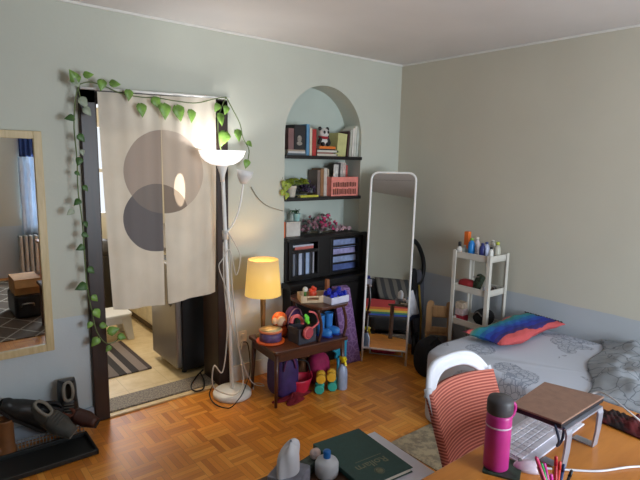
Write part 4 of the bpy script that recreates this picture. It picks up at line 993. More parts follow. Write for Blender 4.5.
# child's chair
t = thing('child_chair', 'small pale wooden child chair with cut-out back in the corner', 'chair', (-.135, -.66, 0), R(-52))
PW2 = mat_wood('pale_pine', (160, 122, 82), (190, 150, 106), 2, 4, .5)
g = MB(True); yb = -.07
g.bx((-.11, yb-.01, .27), (-.06, yb+.01, .50)).bx((.06, yb-.01, .27), (.11, yb+.01, .50)).bx((-.06, yb-.01, .40), (.06, yb+.01, .50)).bx((-.06, yb-.01, .27), (.06, yb+.01, .32))
g.build('backrest', PW2, t, bevel=.008)
for x in (-.075, .075): MB(True).lathe([(.028, -.01), (.028, .01)], (x, yb, .51), 18, rot=(R(90), 0, 0)).build('ear', PW2, t)
MB(True).bx((-.11, yb, .245), (.11, .09, .268)).build('seat', PW2, t, bevel=.006)
for x in (-.09, .09):
    for y in (yb+.01, .07): MB(True).bx((x-.016, y-.016, 0), (x+.016, y+.016, .244)).build('leg', PW2, t, bevel=.003)

# ------------------------------------------------------------------ trolley
t = thing('trolley', 'narrow white plastic trolley with four tiers beside the bed', 'trolley', (-.175, -1.035, 0))
TRW = M('trolley_white', (204, 200, 190), .45, var=.05)
cx0, cx1, cy0, cy1 = -.30, -.05, -1.20, -.875
tiers = (.95, .695, .43, .18)
for i, z in enumerate(tiers):
    a0, a1, b0_, b1_ = cx0+.012, cx1-.012, cy0+.012, cy1-.012
    g = MB().bx((a0, b0_, z), (a1, b1_, z+.006))
    for p, q in (((a0, b0_), (a0+.007, b1_)), ((a1-.007, b0_), (a1, b1_)), ((a0, b0_), (a1, b0_+.007)), ((a0, b1_-.007), (a1, b1_))):
        g.bx((p[0], p[1], z-.006), (q[0], q[1], z+.042))
    g.bx((a0-.004, b0_-.004, z+.036), (a1+.004, b0_+.008, z+.043)).bx((a0-.004, b1_-.008, z+.036), (a1+.004, b1_+.004, z+.043)).bx((a0-.004, b0_, z+.036), (a0+.008, b1_, z+.043)).bx((a1-.008, b0_, z+.036), (a1+.004, b1_, z+.043))
    g.build('tier', TRW, t, bevel=.002)
for x in (cx0, cx1):
    for y in (cy0, cy1):
        sx, sy = (1 if x == cx0 else -1), (1 if y == cy0 else -1)
        MB().bx((x, y, .03), (x+sx*.03, y+sy*.009, 1.0)).bx((x, y+sy*.009, .03), (x+sx*.009, y+sy*.03, 1.0)).build('post', TRW, t, bevel=.002)
        MB().ell((x+sx*.015, y+sy*.015, .017), (.012, .017, .017)).build('caster', BLACK, t)
GT = 'toiletries on the trolley top'
ZT = tiers[0]+.0065
def bottle(px, py_top, x, rgb, caprgb, r, label, shape=0, cap_h=.02, z=ZT, group=GT, y=None):
    p = at(px, py_top, 'x', x); h = max(.04, p.z-z); yy = p.y if y is None else y
    r *= 1.25
    t = thing('toiletry_bottle', label, 'bottle', (x, yy, z), 0, group)
    bh = h-cap_h
    MB().lathe([(0, 0), (r*.92, 0), (r, .005), (r, bh*.72), (r*.8, bh*.88), (r*.45, bh*.96), (r*.45, bh)], (x, yy, z), 18).build('body', M('bottle_%d_%d_%d' % rgb, rgb, .35), t)
    MB().lathe([(r*.55, bh), (r*.55, h-.003), (r*.45, h)], (x, yy, z), 16).build('cap', M('cap_%d_%d_%d' % caprgb, caprgb, .4), t)
bottle(460, 241.5, -.24, (206, 202, 196), (26, 24, 26), .017, 'white bottle with black cap at the mirror end of the trolley top', cap_h=.035)
p = at(468, 231.5, 'x', -.11)
MB().rbox((-.11, p.y, ZT+(p.z-ZT)/2), (.04, .04, p.z-ZT), .006).solo('orange_carton', M('orange_card', (232, 112, 36), .5), 'tall orange carton standing on the trolley top', 'carton', bevel=.002)
bottle(472, 238, -.21, (28, 128, 206), (120, 170, 70), .02, 'bright blue bottle with green cap on the trolley top', cap_h=.018)
bottle(465, 245, -.20, (190, 196, 190), (214, 214, 208), .013, 'small pale bottle between black capped and bright blue bottles', cap_h=.012)
bottle(477.5, 237, -.16, (206, 192, 196), (214, 206, 190), .02, 'tall blush white bottle beside the bright blue one', cap_h=.02)
bottle(483, 243, -.22, (48, 56, 122), (60, 64, 120), .018, 'navy bottle in the middle of the trolley top', cap_h=.014)
bottle(487, 242, -.16, (184, 190, 214), (64, 76, 130), .018, 'pale blue bottle with navy cap behind the navy bottle', cap_h=.014)
bottle(491.5, 247, -.24, (214, 212, 206), (24, 24, 24), .014, 'small white bottle with black cap near the front post of the trolley', cap_h=.014)
bottle(493, 240, -.10, (206, 202, 192), (206, 200, 190), .018, 'tall white bottle near the wall on the trolley top', cap_h=.015)
bottle(498, 242, -.14, (190, 188, 172), (186, 196, 70), .02, 'clear jar with yellow-green cap at the bed end of the trolley top', cap_h=.022)
GT2 = 'things on the second trolley tier'
ZT2 = tiers[1]+.0065
p = at(466, 292, 'x', -.2)
MB().ell((-.2, p.y, ZT2+.035), (.05, .06, .035), e=.7).solo('red_pouch', M('red_cloth', (156, 34, 40), .7), 'red pouch on the second trolley tier', 'pouch', GT2)
p = at(478, 292, 'x', -.18)
t = thing('patterned_case', 'black and green patterned case leaning on the second trolley tier', 'case', (-.18, p.y, ZT2), 0, GT2)
MB().box((-.18, p.y, ZT2+.062), (.05, .06, .12), rot=(R(22), 0, 0)).build('case_body', M('black_green_print', (44, 56, 40), .6, var=.7, scale=60), t, bevel=.012, seg=3)
MB().tube([(-.21, p.y-.02, ZT2+.11), (-.21, p.y+.03, ZT2+.10)], .004).build('zip', CHROME, t)
p = at(484, 294, 'x', -.18)
bottle(485, 289, -.2, (106, 96, 166), (206, 206, 214), .018, 'violet bottle on the second trolley tier', z=ZT2, group=GT2)
bottle(494, 291, -.13, (96, 82, 76), (60, 50, 46), .022, 'brown jar at the bed end of the second trolley tier', z=ZT2, group=GT2, cap_h=.015)
ZT3 = tiers[2]+.0065
zz = ZT3
for k, (rgb, h, lab) in enumerate((((176, 44, 62), .045, 'red carton lowest of the small stack on the third tier'), ((212, 190, 190), .05, 'pale pink carton in the middle of the stack on the third tier'), ((206, 184, 160), .05, 'cream carton topmost of the stack on the third tier'))):
    p = at(462, 310, 'x', -.2)
    MB().rbox((-.2, p.y+.004*k, zz+h/2), (.07, .075-.004*k, h), .004).solo('carton', M('carton_%d' % k, rgb, .6, var=.3, scale=40), lab, 'carton', 'cartons stacked on the third trolley tier', bevel=.002); zz += h+.0005
t = thing('round_bag', 'round black bag filling the third trolley tier', 'bag', (-.175, -1.10, ZT3))
MB().ell((-.175, -1.10, ZT3+.066), (.09, .075, .066), n=22, k=12).build('bag_body', BLACK_CLOTH, t)
MB().tube(cat_pts([(-.25, -1.13, ZT3+.09), (-.262, -1.10, ZT3+.12), (-.25, -1.06, ZT3+.09)], 6), .005, 6).build('handle', M('grey_strap', (120, 118, 116), .7), t)

# ------------------------------------------------------------------ bed
SHEET = mat_print('sheet_with_grey_drawings', (192, 198, 212), (112, 120, 138), 4.2, 40, .44)
SHEET_PLAIN = M('plain_sheet', (196, 200, 214), .85, var=.05, bump=.1)
t = thing('bed', 'bed with pale sheet printed with grey drawings, against the wall', 'bed', (-.5, -2.2, 0))
bx0, bx1, by0, by1, bz = -1.055, -.008, -3.25, -1.225, .50
def bedfn(p):
    q = Vector(p)
    q.z += .012*nz(q.x*2.2, q.y*1.6) if q.z > 0 else 0
    if q.z < .05:
        q.x += .018*math.sin(q.y*16)*min(1, (.1-q.z)*3) if q.x < 0 else 0
        q.y += .014*math.sin(q.x*19)*min(1, (.1-q.z)*3) if q.y > 0 else 0
    return q
MB().ell(((bx0+bx1)/2, (by0+by1)/2, .245), ((bx1-bx0)/2, (by1-by0)/2, .262), n=128, k=56, e=.14, fn=bedfn).build('mattress_with_sheet', SHEET, t)
for x in (bx0+.12, bx1-.12):
    for y in (by0+.12, by1-.12): MB().bx((x-.03, y-.03, 0), (x+.03, y+.03, .06)).build('leg', BLACKWOOD, t)
# serape pillow
stops = [(0,(206,88,90)),(.17,(52,42,110)),(.26,(38,50,150)),(.38,(36,76,180)),(.50,(36,110,180)),(.62,(46,140,166)),(.74,(64,150,146)),(.83,(124,144,132)),(.88,(226,104,100)),(.96,(120,50,70))]
SERAPE = mat_stripes('serape_stripes', 1, stops, -.155, .155, .85, .05)
pc_ = Vector((-.40, -1.485, .507))
t = thing('striped_pillow', 'rainbow serape striped pillow lying at the head of the bed', 'pillow', pc_, R(-3))
def pil(u, v, sgn):
    a, b = u*2-1, v*2-1
    edge = (1-abs(a)**3.2)*(1-abs(b)**2.6); pin = 1-.06*(1-abs(b))*0
    x = a*.345*(1-.05*(1-b*b)*abs(a)**2); y = b*.148*(1-.08*(1-a*a)*abs(b)**2)
    z = .05+sgn*(.046*max(0, edge)**.55)+.022*a*a*(0 if a < 0 else 1)
    return Vector((x, y+.02*math.sin(a*4), z+.006*nz(a*1.5, b*1.5)))
MB(local=True).grid(lambda u, v: pil(u, v, 1), 40, 24).grid(lambda u, v: pil(u, v, -1), 40, 24, flip=True).build('pillow_case', SERAPE, t)
tm = MB(local=True)
for i in range(14):
    y = -.14+.021*i; tm.tube([(.345, y+.015, .078), (.37, y+.018, .068)], .005, 5)
tm.build('tassels', M('dark_tassel', (36, 30, 40), .9), t)
# rumpled duvet
DUV = mat_lines('grey_duvet_with_pale_lines', (160, 166, 174), (116, 122, 132), 10, .028, .35, .9)
def duv(u, v):
    x = lerp(-.02, -.93, u); y = lerp(-1.88-.30*u-.03*math.sin(u*9), -3.1, v)
    e = min(1, v*7)*min(1, (1-v)*8)*min(1, u*9+.3)*min(1, (1-u)*7)
    z = .515+e*(.055+.022*nz(u*1.6, v*2.2)+.010*nz(u*5.1+v*2, v*4.3-u)+.005*math.sin((u*2+v)*26))
    return Vector((x, y, max(.512, z)))
MB().grid(duv, 70, 70).solo('duvet', DUV, 'rumpled grey duvet with pale line drawings, pushed down the bed', 'duvet', solid=.012)

# ------------------------------------------------------------------ desk
DESK = mat_wood('orange_veneer', (176, 104, 38), (204, 132, 56), 0, 2.2, .28, 7)
dx0, dx1, dy0, dy1, dz = -2.46, -1.44, -3.05, -2.352, .74
t = thing('desk', 'orange-brown wooden desk with drinks bottle and tablet stand', 'desk', ((dx0+dx1)/2, (dy0+dy1)/2, 0))
MB().rbox(((dx0+dx1)/2, (dy0+dy1)/2, dz-.014), (dx1-dx0, dy1-dy0, .028), .02).build('desktop', DESK, t, bevel=.006, seg=3)
for x in (dx0+.05, dx1-.05):
    for y in (dy0+.05, dy1-.05): MB().bx((x-.022, y-.022, 0), (x+.022, y+.022, dz-.028)).build('leg', DESK, t, bevel=.003)
MB().bx((dx0+.07, dy0+.04, dz-.1), (dx1-.07, dy0+.06, dz-.028)).bx((dx0+.04, dy0+.07, dz-.1), (dx0+.06, dy1-.07, dz-.028)).bx((dx1-.06, dy0+.07, dz-.1), (dx1-.04, dy1-.07, dz-.028)).build('apron', DESK, t)
# chair
CH = M('chair_white', (222, 226, 236), .35, var=.03)
def mat_chairfab():
    m, nt, b = new_mat('coral_ribbed_fabric'); h = NT(nt); v, x, y, z = h.xyz()
    zz = z
    s_ = h.m('SINE', h.m('MULTIPLY', zz, 560.0)); f = h.m('ADD', .5, h.m('MULTIPLY', s_, .5))
    c = h.ramp(f, [(.1, srgb(146, 72, 62)), (.5, srgb(186, 98, 84)), (.9, srgb(214, 134, 116))])
    nt.links.new(c, b.inputs['Base Color']); b.inputs['Roughness'].default_value = .85
    nt.links.new(h.bump(f, .4, .004), b.inputs['Normal'])
    return m
CF = mat_chairfab()
t = thing('desk_chair', 'white framed desk chair with coral striped fabric back', 'chair', (-1.82, -2.2, 0))
# backrest plane: from bottom (z .5) to top (z .86); leans away from the desk
def cb(s_, z, o=0):
    """point across the backrest, s_ from -1 to 1 over its width"""
    k = (z-.46)/.40; y = -2.195+.16*k; hw = .205
    return Vector((-1.83+s_*hw, y+.03*(1-s_*s_)+o, z))
topz = .875; FT = .785
oz = .44
ap = [cb(-1+.42*(1-math.cos(PI/2*i/8)), topz-.085*(1-math.sin(PI/2*i/8))) for i in range(9)]+[cb(1-.42*(1-math.cos(PI/2*i/8)), topz-.085*(1-math.sin(PI/2*i/8))) for i in range(8, -1, -1)]
MB().tube([cb(-.95, oz), cb(-.95, .6), cb(-.97, .76)]+[cb(-.97, .80)], .014, 10).tube([cb(.95, oz), cb(.95, .6), cb(.97, .76), cb(.97, .80)], .014, 10).build('back_frame', CH, t)
def topb(u, v):
    k = u*2-1; a = (1-abs(k))                     # 0 at the ends, 1 in the middle
    so = math.copysign(1-.0*a, k)
    # outer edge: rounded shoulders; inner edge: the hand opening
    so = k*1.03; zo = topz-.105*abs(k)**4.5
    si = k*(.80 if abs(k) < .92 else .80+.23*(abs(k)-.92)/.08); zi = topz-.047-.058*abs(k)**3
    if abs(k) > .92: zi = lerp(zi, FT-.01, (abs(k)-.92)/.08)
    return cb(lerp(si, so, v), lerp(zi, zo, v), .012*math.sin(PI*v)-.004)
MB().grid(topb, 60, 6).build('top_rail', CH, t, solid=.02)
MB().bx((-2.012-.004, -2.072, .76), (-1.965, -2.052, .85)).bx((-1.645, -2.072, .76), (-1.594, -2.052, .85)).build('rail_end', CH, t, bevel=.008) if False else None
def cheek(sg):
    g = MB(); g.hexa([cb(sg*.80, FT-.03, -.008), cb(sg*1.02, FT-.03, -.008), cb(sg*1.02, FT-.03, .012), cb(sg*.80, FT-.03, .012)], [cb(sg*.80, topz-.10, -.008), cb(sg*1.02, topz-.10, -.008), cb(sg*1.02, topz-.10, .012), cb(sg*.80, topz-.10, .012)]); return g
for sg in (-1, 1): cheek(sg).build('rail_end', CH, t, bevel=.006)
MB().grid(lambda u, v: cb((u*2-1)*1.02, lerp(FT, .47, v), -.006+.018*math.sin(PI*u)), 24, 20).build('back_fabric', CF, t, solid=.030)
MB().rbox((-1.832, -2.36, .445), (.40, .40, .045), .08).build('seat', CF, t, bevel=.012, seg=3)
MB().rbox((-1.832, -2.36, .412), (.38, .38, .02), .07).build('seat_shell', CH, t)
for sx in (-1, 1):
    MB().tube([(-1.832+sx*.19, -2.15, 0), (-1.832+sx*.185, -2.17, .25), (-1.832+sx*.185, -2.172, .47)], .016, 10).build('leg', CH, t)
    MB().tube([(-1.832+sx*.19, -2.56, 0), (-1.832+sx*.17, -2.53, .41)], .015, 10).build('leg', CH, t)
# drinks bottle on its coaster
BXx, BYy = -2.19, -2.455
MB().rbox((BXx+.015, BYy-.015, dz+.003), (.105, .105, .006), .006, rot=(0, 0, R(25))).solo('coaster', M('dark_green_print', (44, 60, 50), .5, var=.7, scale=50), 'dark patterned coaster under the magenta bottle', 'coaster')
t = thing('drinks_bottle', 'magenta insulated bottle with charcoal lid on the desk', 'bottle', (BXx, BYy, dz+.0065))
MAGB = M('magenta_enamel', (184, 48, 130), .38, var=.06)
b_ = (BXx, BYy, dz+.0065)
MB().lathe([(0, 0), (.034, 0), (.037, .004), (.037, .165), (.035, .175)], b_, 36).build('body', MAGB, t)
lid = MB().lathe([(.036, .175), (.038, .18), (.038, .212), (.034, .222), (.0, .226)], b_, 36).build('lid', M('charcoal_lid', (70, 68, 72), .5), t)
MB().lathe([(.0378, .135), (.0385, .1375), (.0378, .140)], b_, 36, cap=(False, False)).build('band', M('pale_band', (206, 180, 200), .5), t)
MB().tube(cat_pts([(BXx+.036, BYy-.008, dz+.155), (BXx+.052, BYy-.014, dz+.165), (BXx+.055, BYy-.016, dz+.195), (BXx+.038, BYy-.008, dz+.205)], 6), .006, 8).build('loop', MAGB, lid)
# tablet stand and tablet
sc_ = Vector((-1.942, -2.51, dz))
t = thing('tablet_stand', 'grey metal stand with bent legs raising the tablet over the desk', 'stand', sc_)
SIL = M('silver_grey_metal', (168, 172, 186), .35, .5)
MB().bx((-2.05, -2.592, .872), (-1.80, -2.42, .878)).build('plate', SIL, t)
for x in (-2.03, -1.815):
    pr = [(-2.588, .8715), (-2.592, .86), (-2.590, .80), (-2.584, dz+.005)]
    g = MB()
    for (ya, za), (yb2, zb2) in zip(pr[:-1], pr[1:]):
        g.hexa([(x-.017, yb2-.003, zb2), (x+.017, yb2-.003, zb2), (x+.017, yb2+.003, zb2), (x-.017, yb2+.003, zb2)], [(x-.017, ya-.003, za), (x+.017, ya-.003, za), (x+.017, ya+.003, za), (x-.017, ya+.003, za)])
    g.bx((x-.017, -2.587, dz+.001), (x+.017, -2.519, dz+.005))
    g.build('leg', SIL, t)
tl = [at(510.5, 404.5, 'z', .9), at(544.5, 381.5, 'z', .9), at(604.5, 396.5, 'z', .9), at(562, 423, 'z', .9)]
t = thing('tablet', 'closed tablet in a brown leather cover on the grey stand', 'tablet', (sc_.x, sc_.y, .879))
ctr = sum(tl, Vector())/4
sl = [ctr+(p-ctr)*.985 for p in tl]
dn = lambda ps, z: [(p.x, p.y, z) for p in ps]
MB().hexa(dn(tl[::-1], .894), dn(tl[::-1], .9)).build('cover', M('brown_leather', (142, 108, 92), .42, var=.12, scale=40, bump=.1), t, bevel=.002)
MB().hexa(dn(sl[::-1], .8795), dn(sl[::-1], .8938)).build('body', M('black_case', (24, 22, 28), .4), t, bevel=.002)
MB().tube(cat_pts([at(555, 425, 'z', .885), at(559, 440, 'z', .86), at(557, 446, 'z', .82), at(562, 440, 'z', .84), at(564, 428, 'z', .88)], 6), .004, 6).build('strap', M('navy_strap', (30, 40, 64), .7), t)
# keyboard
kc = Vector((-1.905, -2.437, dz))
t = thing('keyboard', 'white wireless keyboard lying under the tablet stand', 'keyboard', (kc.x, kc.y, dz), R(2))
kw_, kd_ = .40, .148
MB(local=True).hexa([(-kw_/2,-kd_/2,.0005),(kw_/2,-kd_/2,.0005),(kw_/2,kd_/2,.0005),(-kw_/2,kd_/2,.0005)], [(-kw_/2,-kd_/2,.007),(kw_/2,-kd_/2,.007),(kw_/2,kd_/2,.013),(-kw_/2,kd_/2,.013)]).build('case', M('keyboard_white', (206, 204, 216), .4), t, bevel=.003)
KEY = M('key_white', (216, 212, 222), .5)
for r_ in range(5):
    kk = MB(local=True); y = -kd_/2+.038+.0215*r_; z = .0078+.006*(y+kd_/2)/kd_
    xs = [(-.185+.0264*i, .0235) for i in range(15)] if r_ else [(-.185+.0264*i, .0235) for i in range(4)]+[(-.03, .125)]+[(.077+.0264*i, .0235) for i in range(4)]
    for x, w_ in xs: kk.box((x, y, z+.002), (w_, .0185, .004))
    kk.build('key_row', KEY, t, bevel=.001)
# mouse, pens, cloth, cables
mp = at(528, 469, 'z', dz)
t = thing('mouse', 'white computer mouse beside the pencil cup on the desk', 'mouse', (mp.x, mp.y, dz), R(35))
MB(local=True).ell((0, 0, .0), (.028, .045, .028), fn=lambda p: Vector((p.x, p.y, max(.0006, p.z)))).build('shell', M('mouse_white', (206, 192, 204), .35), t)
MB(local=True).lathe([(.006, -.003), (.007, 0), (.006, .003)], (0, .024, .024), 12, rot=(0, R(90), 0)).build('wheel', M('grey_strap', (120, 118, 116)), t)
pcn = Vector((-2.285, -2.685, dz))
t = thing('pencil_cup', 'dark pencil cup at the near edge of the desk, holding pens', 'cup', pcn)
MB().lathe([(0, .001), (.036, .001), (.038, .004), (.04, .085), (.037, .085), (.034, .008), (0, .007)], pcn, 24).build('cup_body', M('dark_cup', (50, 46, 52), .5), t)
GP = 'pens in the pencil cup'
for px, py, rgb, lab in ((536, 457, (206, 60, 110), 'pink pencil leaning out of the cup, tallest on the bottle side'), (541, 463, (40, 160, 80), 'green pen in the cup'), (544, 463, (206, 50, 150), 'magenta pen next to the green one in the cup'), (556, 456, (196, 36, 50), 'red pen standing tallest in the cup'), (560, 461, (214, 60, 50), 'scarlet pen beside the tallest red one'), (554, 466, (226, 150, 50), 'orange pen in front of the red pens'), (564, 464, (36, 60, 106), 'navy pen leaning to the stand side of the cup'), (572, 470, (30, 28, 32), 'black pen leaning farthest out of the cup'), (551, 474, (220, 70, 170), 'short fuchsia pen at the front of the cup'), (538, 466, (226, 180, 190), 'pale pink pen between the pink pencil and the green pen')):
    tip = at(px, py, 'y', pcn.y+random.uniform(.0, .03)); bot = pcn+Vector(((tip.x-pcn.x)*-.15, (tip.y-pcn.y)*-.15, .012))
    dvec = (tip-bot)
    t = thing('pen', lab, 'pen', bot, 0, GP); mt = M('pen_%d_%d_%d' % rgb, rgb, .4)
    MB().tube([bot, bot+dvec*.86], .0042, 8).build('barrel', mt, t)
    MB().tube([bot+dvec*.86, bot+dvec*.98, tip], [.0046, .0044, .0025], 8).build('cap', mt, t)
MB().tube(cat_pts([at(486, 448, 'z', dz+.004), at(500, 452, 'z', dz+.004), at(520, 462, 'z', dz+.004), at(545, 468, 'z', dz+.004), at(570, 470, 'z', dz+.004), at(600, 471, 'z', dz+.004), at(630, 467, 'z', dz+.004), at(660, 466, 'z', dz+.004)], 8), .0035, 6).solo('desk_cable', M('white_cable', (214, 214, 220), .4), 'white cable lying across the desk in front of the keyboard', 'cable')
MB().tube(cat_pts([at(592, 394, 'z', .897), at(600, 392, 'z', .91), at(612, 398, 'z', .92), at(628, 411, 'z', .91), at(645, 426, 'z', .88), at(662, 450, 'z', .80), at(672, 470, 'z', dz+.006)], 8), .003, 6).solo('charging_cable', M('white_cable', (214, 214, 220)), 'white cable arching from the tablet over the desk end', 'cable')
rcn = at(627, 427, 'z', dz)
def rcl(u, v):
    p = at(601, 411, 'z', dz).lerp(at(655, 424, 'z', dz), u).lerp(at(596, 421, 'z', dz).lerp(at(668, 452, 'z', dz), u), v)
    e = min(1, u*5, (1-u)*5, v*4, (1-v)*4)
    return Vector((p.x, p.y, dz+.005+e*(.018+.012*nz(u*4, v*2)+.006*math.sin(u*20+v*6))))
MB().grid(rcl, 36, 16).solo('red_scarf', mat_speckle('red_black_print', (92, 22, 26), (30, 18, 20), 14, .5, .9), 'crumpled dark red patterned scarf on the desk end', 'cloth', solid=.004)

# ------------------------------------------------------------------ low table with books
LZ = .45
ltw = mat_wood('dark_oak', (66, 44, 30), (92, 64, 44), 0, 3, .45)
lx0, lx1, ly0, ly1 = -2.60, -2.05, -2.28, -1.70
t = thing('coffee_table', 'low dark table at the photo edge, under the green book', 'table', ((lx0+lx1)/2, (ly0+ly1)/2, 0))
MB().rbox(((lx0+lx1)/2, (ly0+ly1)/2, LZ-.014), (lx1-lx0, ly1-ly0, .028), .01).build('tabletop', ltw, t, bevel=.003)
for x in (lx0+.04, lx1-.04):
    for y in (ly0+.04, ly1-.04): MB().bx((x-.02, y-.02, 0), (x+.02, y+.02, LZ-.028)).build('leg', ltw, t, bevel=.003)
pq = [at(372, 433, 'z', LZ+.002), at(428, 468, 'z', LZ+.002)]
MB().box((-2.115, -1.90, LZ+.004), (.27, .36, .006), rot=(0, 0, R(-4))).solo('paper_stack', WHITE_PAPER, 'stack of white paper under the green book', 'paper')
gb = [at(313, 445.4, 'z', .471), at(356.7, 428.5, 'z', .471)]
ux = (gb[1]-gb[0]).normalized(); Lb = .345; Wb = (gb[1]-gb[0]).length
ang = math.atan2(ux.y, ux.x)-R(3); ux = Vector((math.cos(ang), math.sin(ang), 0))
bc = gb[0]+ux*(Wb/2)-Vector((-math.sin(ang), math.cos(ang), 0))*(Lb/2)
t = thing('green_book', 'large dark green hardback with a gold crest on the low table', 'book', (bc.x, bc.y, LZ+.0075), ang)
GRB = M('green_book_cloth', (36, 72, 68), .55, var=.1, scale=60)
MB(local=True).bx((-Wb/2, -Lb/2, 0), (Wb/2, Lb/2, .003)).bx((-Wb/2, -Lb/2, .018), (Wb/2, Lb/2, .021)).bx((-Wb/2, -Lb/2, .003), (-Wb/2+.003, Lb/2, .018)).build('cover', GRB, t, bevel=.001)
MB(local=True).bx((-Wb/2+.003, -Lb/2+.005, .003), (Wb/2-.006, Lb/2-.005, .018)).build('pages', PAPER, t)
GOLD = M('worn_gold_print', (112, 116, 92), .6, var=.2, scale=80)
def text_mesh(body, size, parent, name, loc, rz, mat, shear=0, offset=0):
    cu = bpy.data.curves.new(name, 'FONT'); cu.body = body; cu.size = size; cu.align_x = 'CENTER'; cu.align_y = 'CENTER'; cu.shear = shear; cu.offset = offset; cu.extrude = .0002
    tmp = bpy.data.objects.new(name, cu); col.objects.link(tmp)
    dg = bpy.context.evaluated_depsgraph_get(); me = bpy.data.meshes.new_from_object(tmp.evaluated_get(dg))
    bpy.data.objects.remove(tmp); bpy.data.curves.remove(cu)
    me.transform(Matrix.Translation(Vector(loc)) @ Matrix.Rotation(rz, 4, 'Z'))
    me.materials.clear(); me.materials.append(mat)
    o = bpy.data.objects.new(name, me); col.objects.link(o); o.parent = parent; RM[o.name] = RM[parent.name]
    return o
text_mesh('Rollarn', .052, t, 'title', (.0, -Lb/2+.105, .0214), PI, GOLD, 0, .0006)
text_mesh('fur das ganze jahr', .017, t, 'subtitle', (.01, -Lb/2+.142, .0214), PI, GOLD) if False else MB(local=True).bx((-.055, -Lb/2+.139, .0211), (.075, -Lb/2+.142, .0214)).build('rule_line', GOLD, t)
cr = MB(local=True).lathe([(.0, .0213), (.016, .0213), (.016, .0216), (0, .0216)], (-.005, -Lb/2+.052, 0), 20).lathe([(.019, .0213), (.021, .0213), (.021, .0216), (.019, .0216)], (-.005, -Lb/2+.052, 0), 24, cap=(False, False))
cr.build('crest', GOLD, t)
# tissue box
tc = at(283, 478, 'z', LZ+.04)
TBx, TBy = -2.50, -1.815
t = thing('tissue_box', 'grey tissue box with a white tissue pulled up, at the bottom edge', 'tissue box', (TBx, TBy, LZ), R(28))
g = MB(local=True).rbox((0, 0, .036), (.13, .12, .07), .01)
g.build('box', M('grey_box_print', (126, 126, 138), .6, var=.35, scale=18), t, bevel=.003)
def tis(u, v):
    a = u*2*PI; r_ = (.052*(1-v**5)**.6+.006*v)*(1+.16*math.sin(3*a+v*2))+.001
    return Vector((r_*math.cos(a)*1.15+.012*v, r_*math.sin(a)*.6, .071+.105*v**.9+.008*math.sin(2*a)*v))
MB(local=True).grid(tis, 36, 10).build('tissue', M('tissue_white', (206, 206, 212), .9, var=.04), t)
# pump bottle and pattern tin
PB = at(322, 478, 'z', LZ+.05); PBx, PBy = -2.335, -1.835
t = thing('lotion_bottle', 'round white bottle with bright blue cap beside the tissue box', 'bottle', (PBx, PBy, LZ))
MB().lathe([(0, .001), (.042, .001), (.046, .008), (.046, .05), (.04, .062), (.014, .07), (.013, .074)], (PBx, PBy, LZ), 28).build('body', M('lotion_white', (206, 210, 216), .35, var=.03), t)
MB().lathe([(.014, .072), (.0145, .074), (.0145, .098), (.012, .102), (0, .103)], (PBx, PBy, LZ), 20).build('cap', M('cap_bright_blue', (26, 110, 190), .4), t)
t = thing('floral_tin', 'small dark tin with floral print behind the blue-capped bottle', 'tin', (-2.40, -1.765, LZ))
MB().rbox((-2.385, -1.775, LZ+.022), (.13, .05, .042), .006, rot=(0, 0, R(10))).build('tin_body', M('floral_print', (54, 66, 58), .6, var=.8, scale=60), t, bevel=.003)
MB().ell((-2.345, -1.775, LZ+.062), (.022, .016, .02), e=.7).build('knob', M('blush_white', (206, 184, 178), .6, var=.3, scale=60), t)

# ------------------------------------------------------------------ rugs
MB().bx((-1.40, -2.3, .0005), (-1.03, -1.315, .009)).solo('small_rug', mat_speckle('beige_marbled_rug', (168, 152, 122), (128, 116, 96), 16, .5, .95), 'beige marbled rug on the parquet between coffee table and bed', 'rug')
MB().bx((-3.9, -4.5, .0005), (-2.5, -1.95, .009)).solo('diamond_rug', mat_diamonds('brown_diamond_rug', (112, 98, 84), (196, 188, 172)), 'brown rug with pale diamond lines, seen in the oak framed mirror', 'rug')

# ------------------------------------------------------------------ shoes and tray
t = thing('boot_tray', 'black plastic boot tray on the parquet below the oak mirror', 'tray', (-3.13, -.22, 0))
TRB = M('black_tray_plastic', (28, 30, 30), .5, var=.1)
tx0, tx1, ty0, ty1 = -3.55, -2.79, -.40, -.15
g = MB().bx((tx0, ty0, .002), (tx1, ty1, .008))
for a, b in (((tx0, ty0), (tx0+.014, ty1)), ((tx1-.014, ty0), (tx1, ty1)), ((tx0, ty0), (tx1, ty0+.014)), ((tx0, ty1-.014), (tx1, ty1))): g.bx((a[0], a[1], .002), (b[0], b[1], .03))
g.build('tray_body', TRB, t, bevel=.004)
wr = thing('wire_rack', 'low white wire rack behind the boot tray, shoes propped on it', 'rack', (-2.97, -.108, 0))
g = MB()
for i in range(20):
    x = -3.14+.018*i; g.tube([(x, -.108, .006), (x, -.108, .07)], .0028, 5)
for z in (.012, .038, .066): g.tube([(-3.15, -.108, z), (-2.79, -.108, z)], .003, 5)
g.build('lattice', M('white_wire', (140, 140, 138), .5), wr)
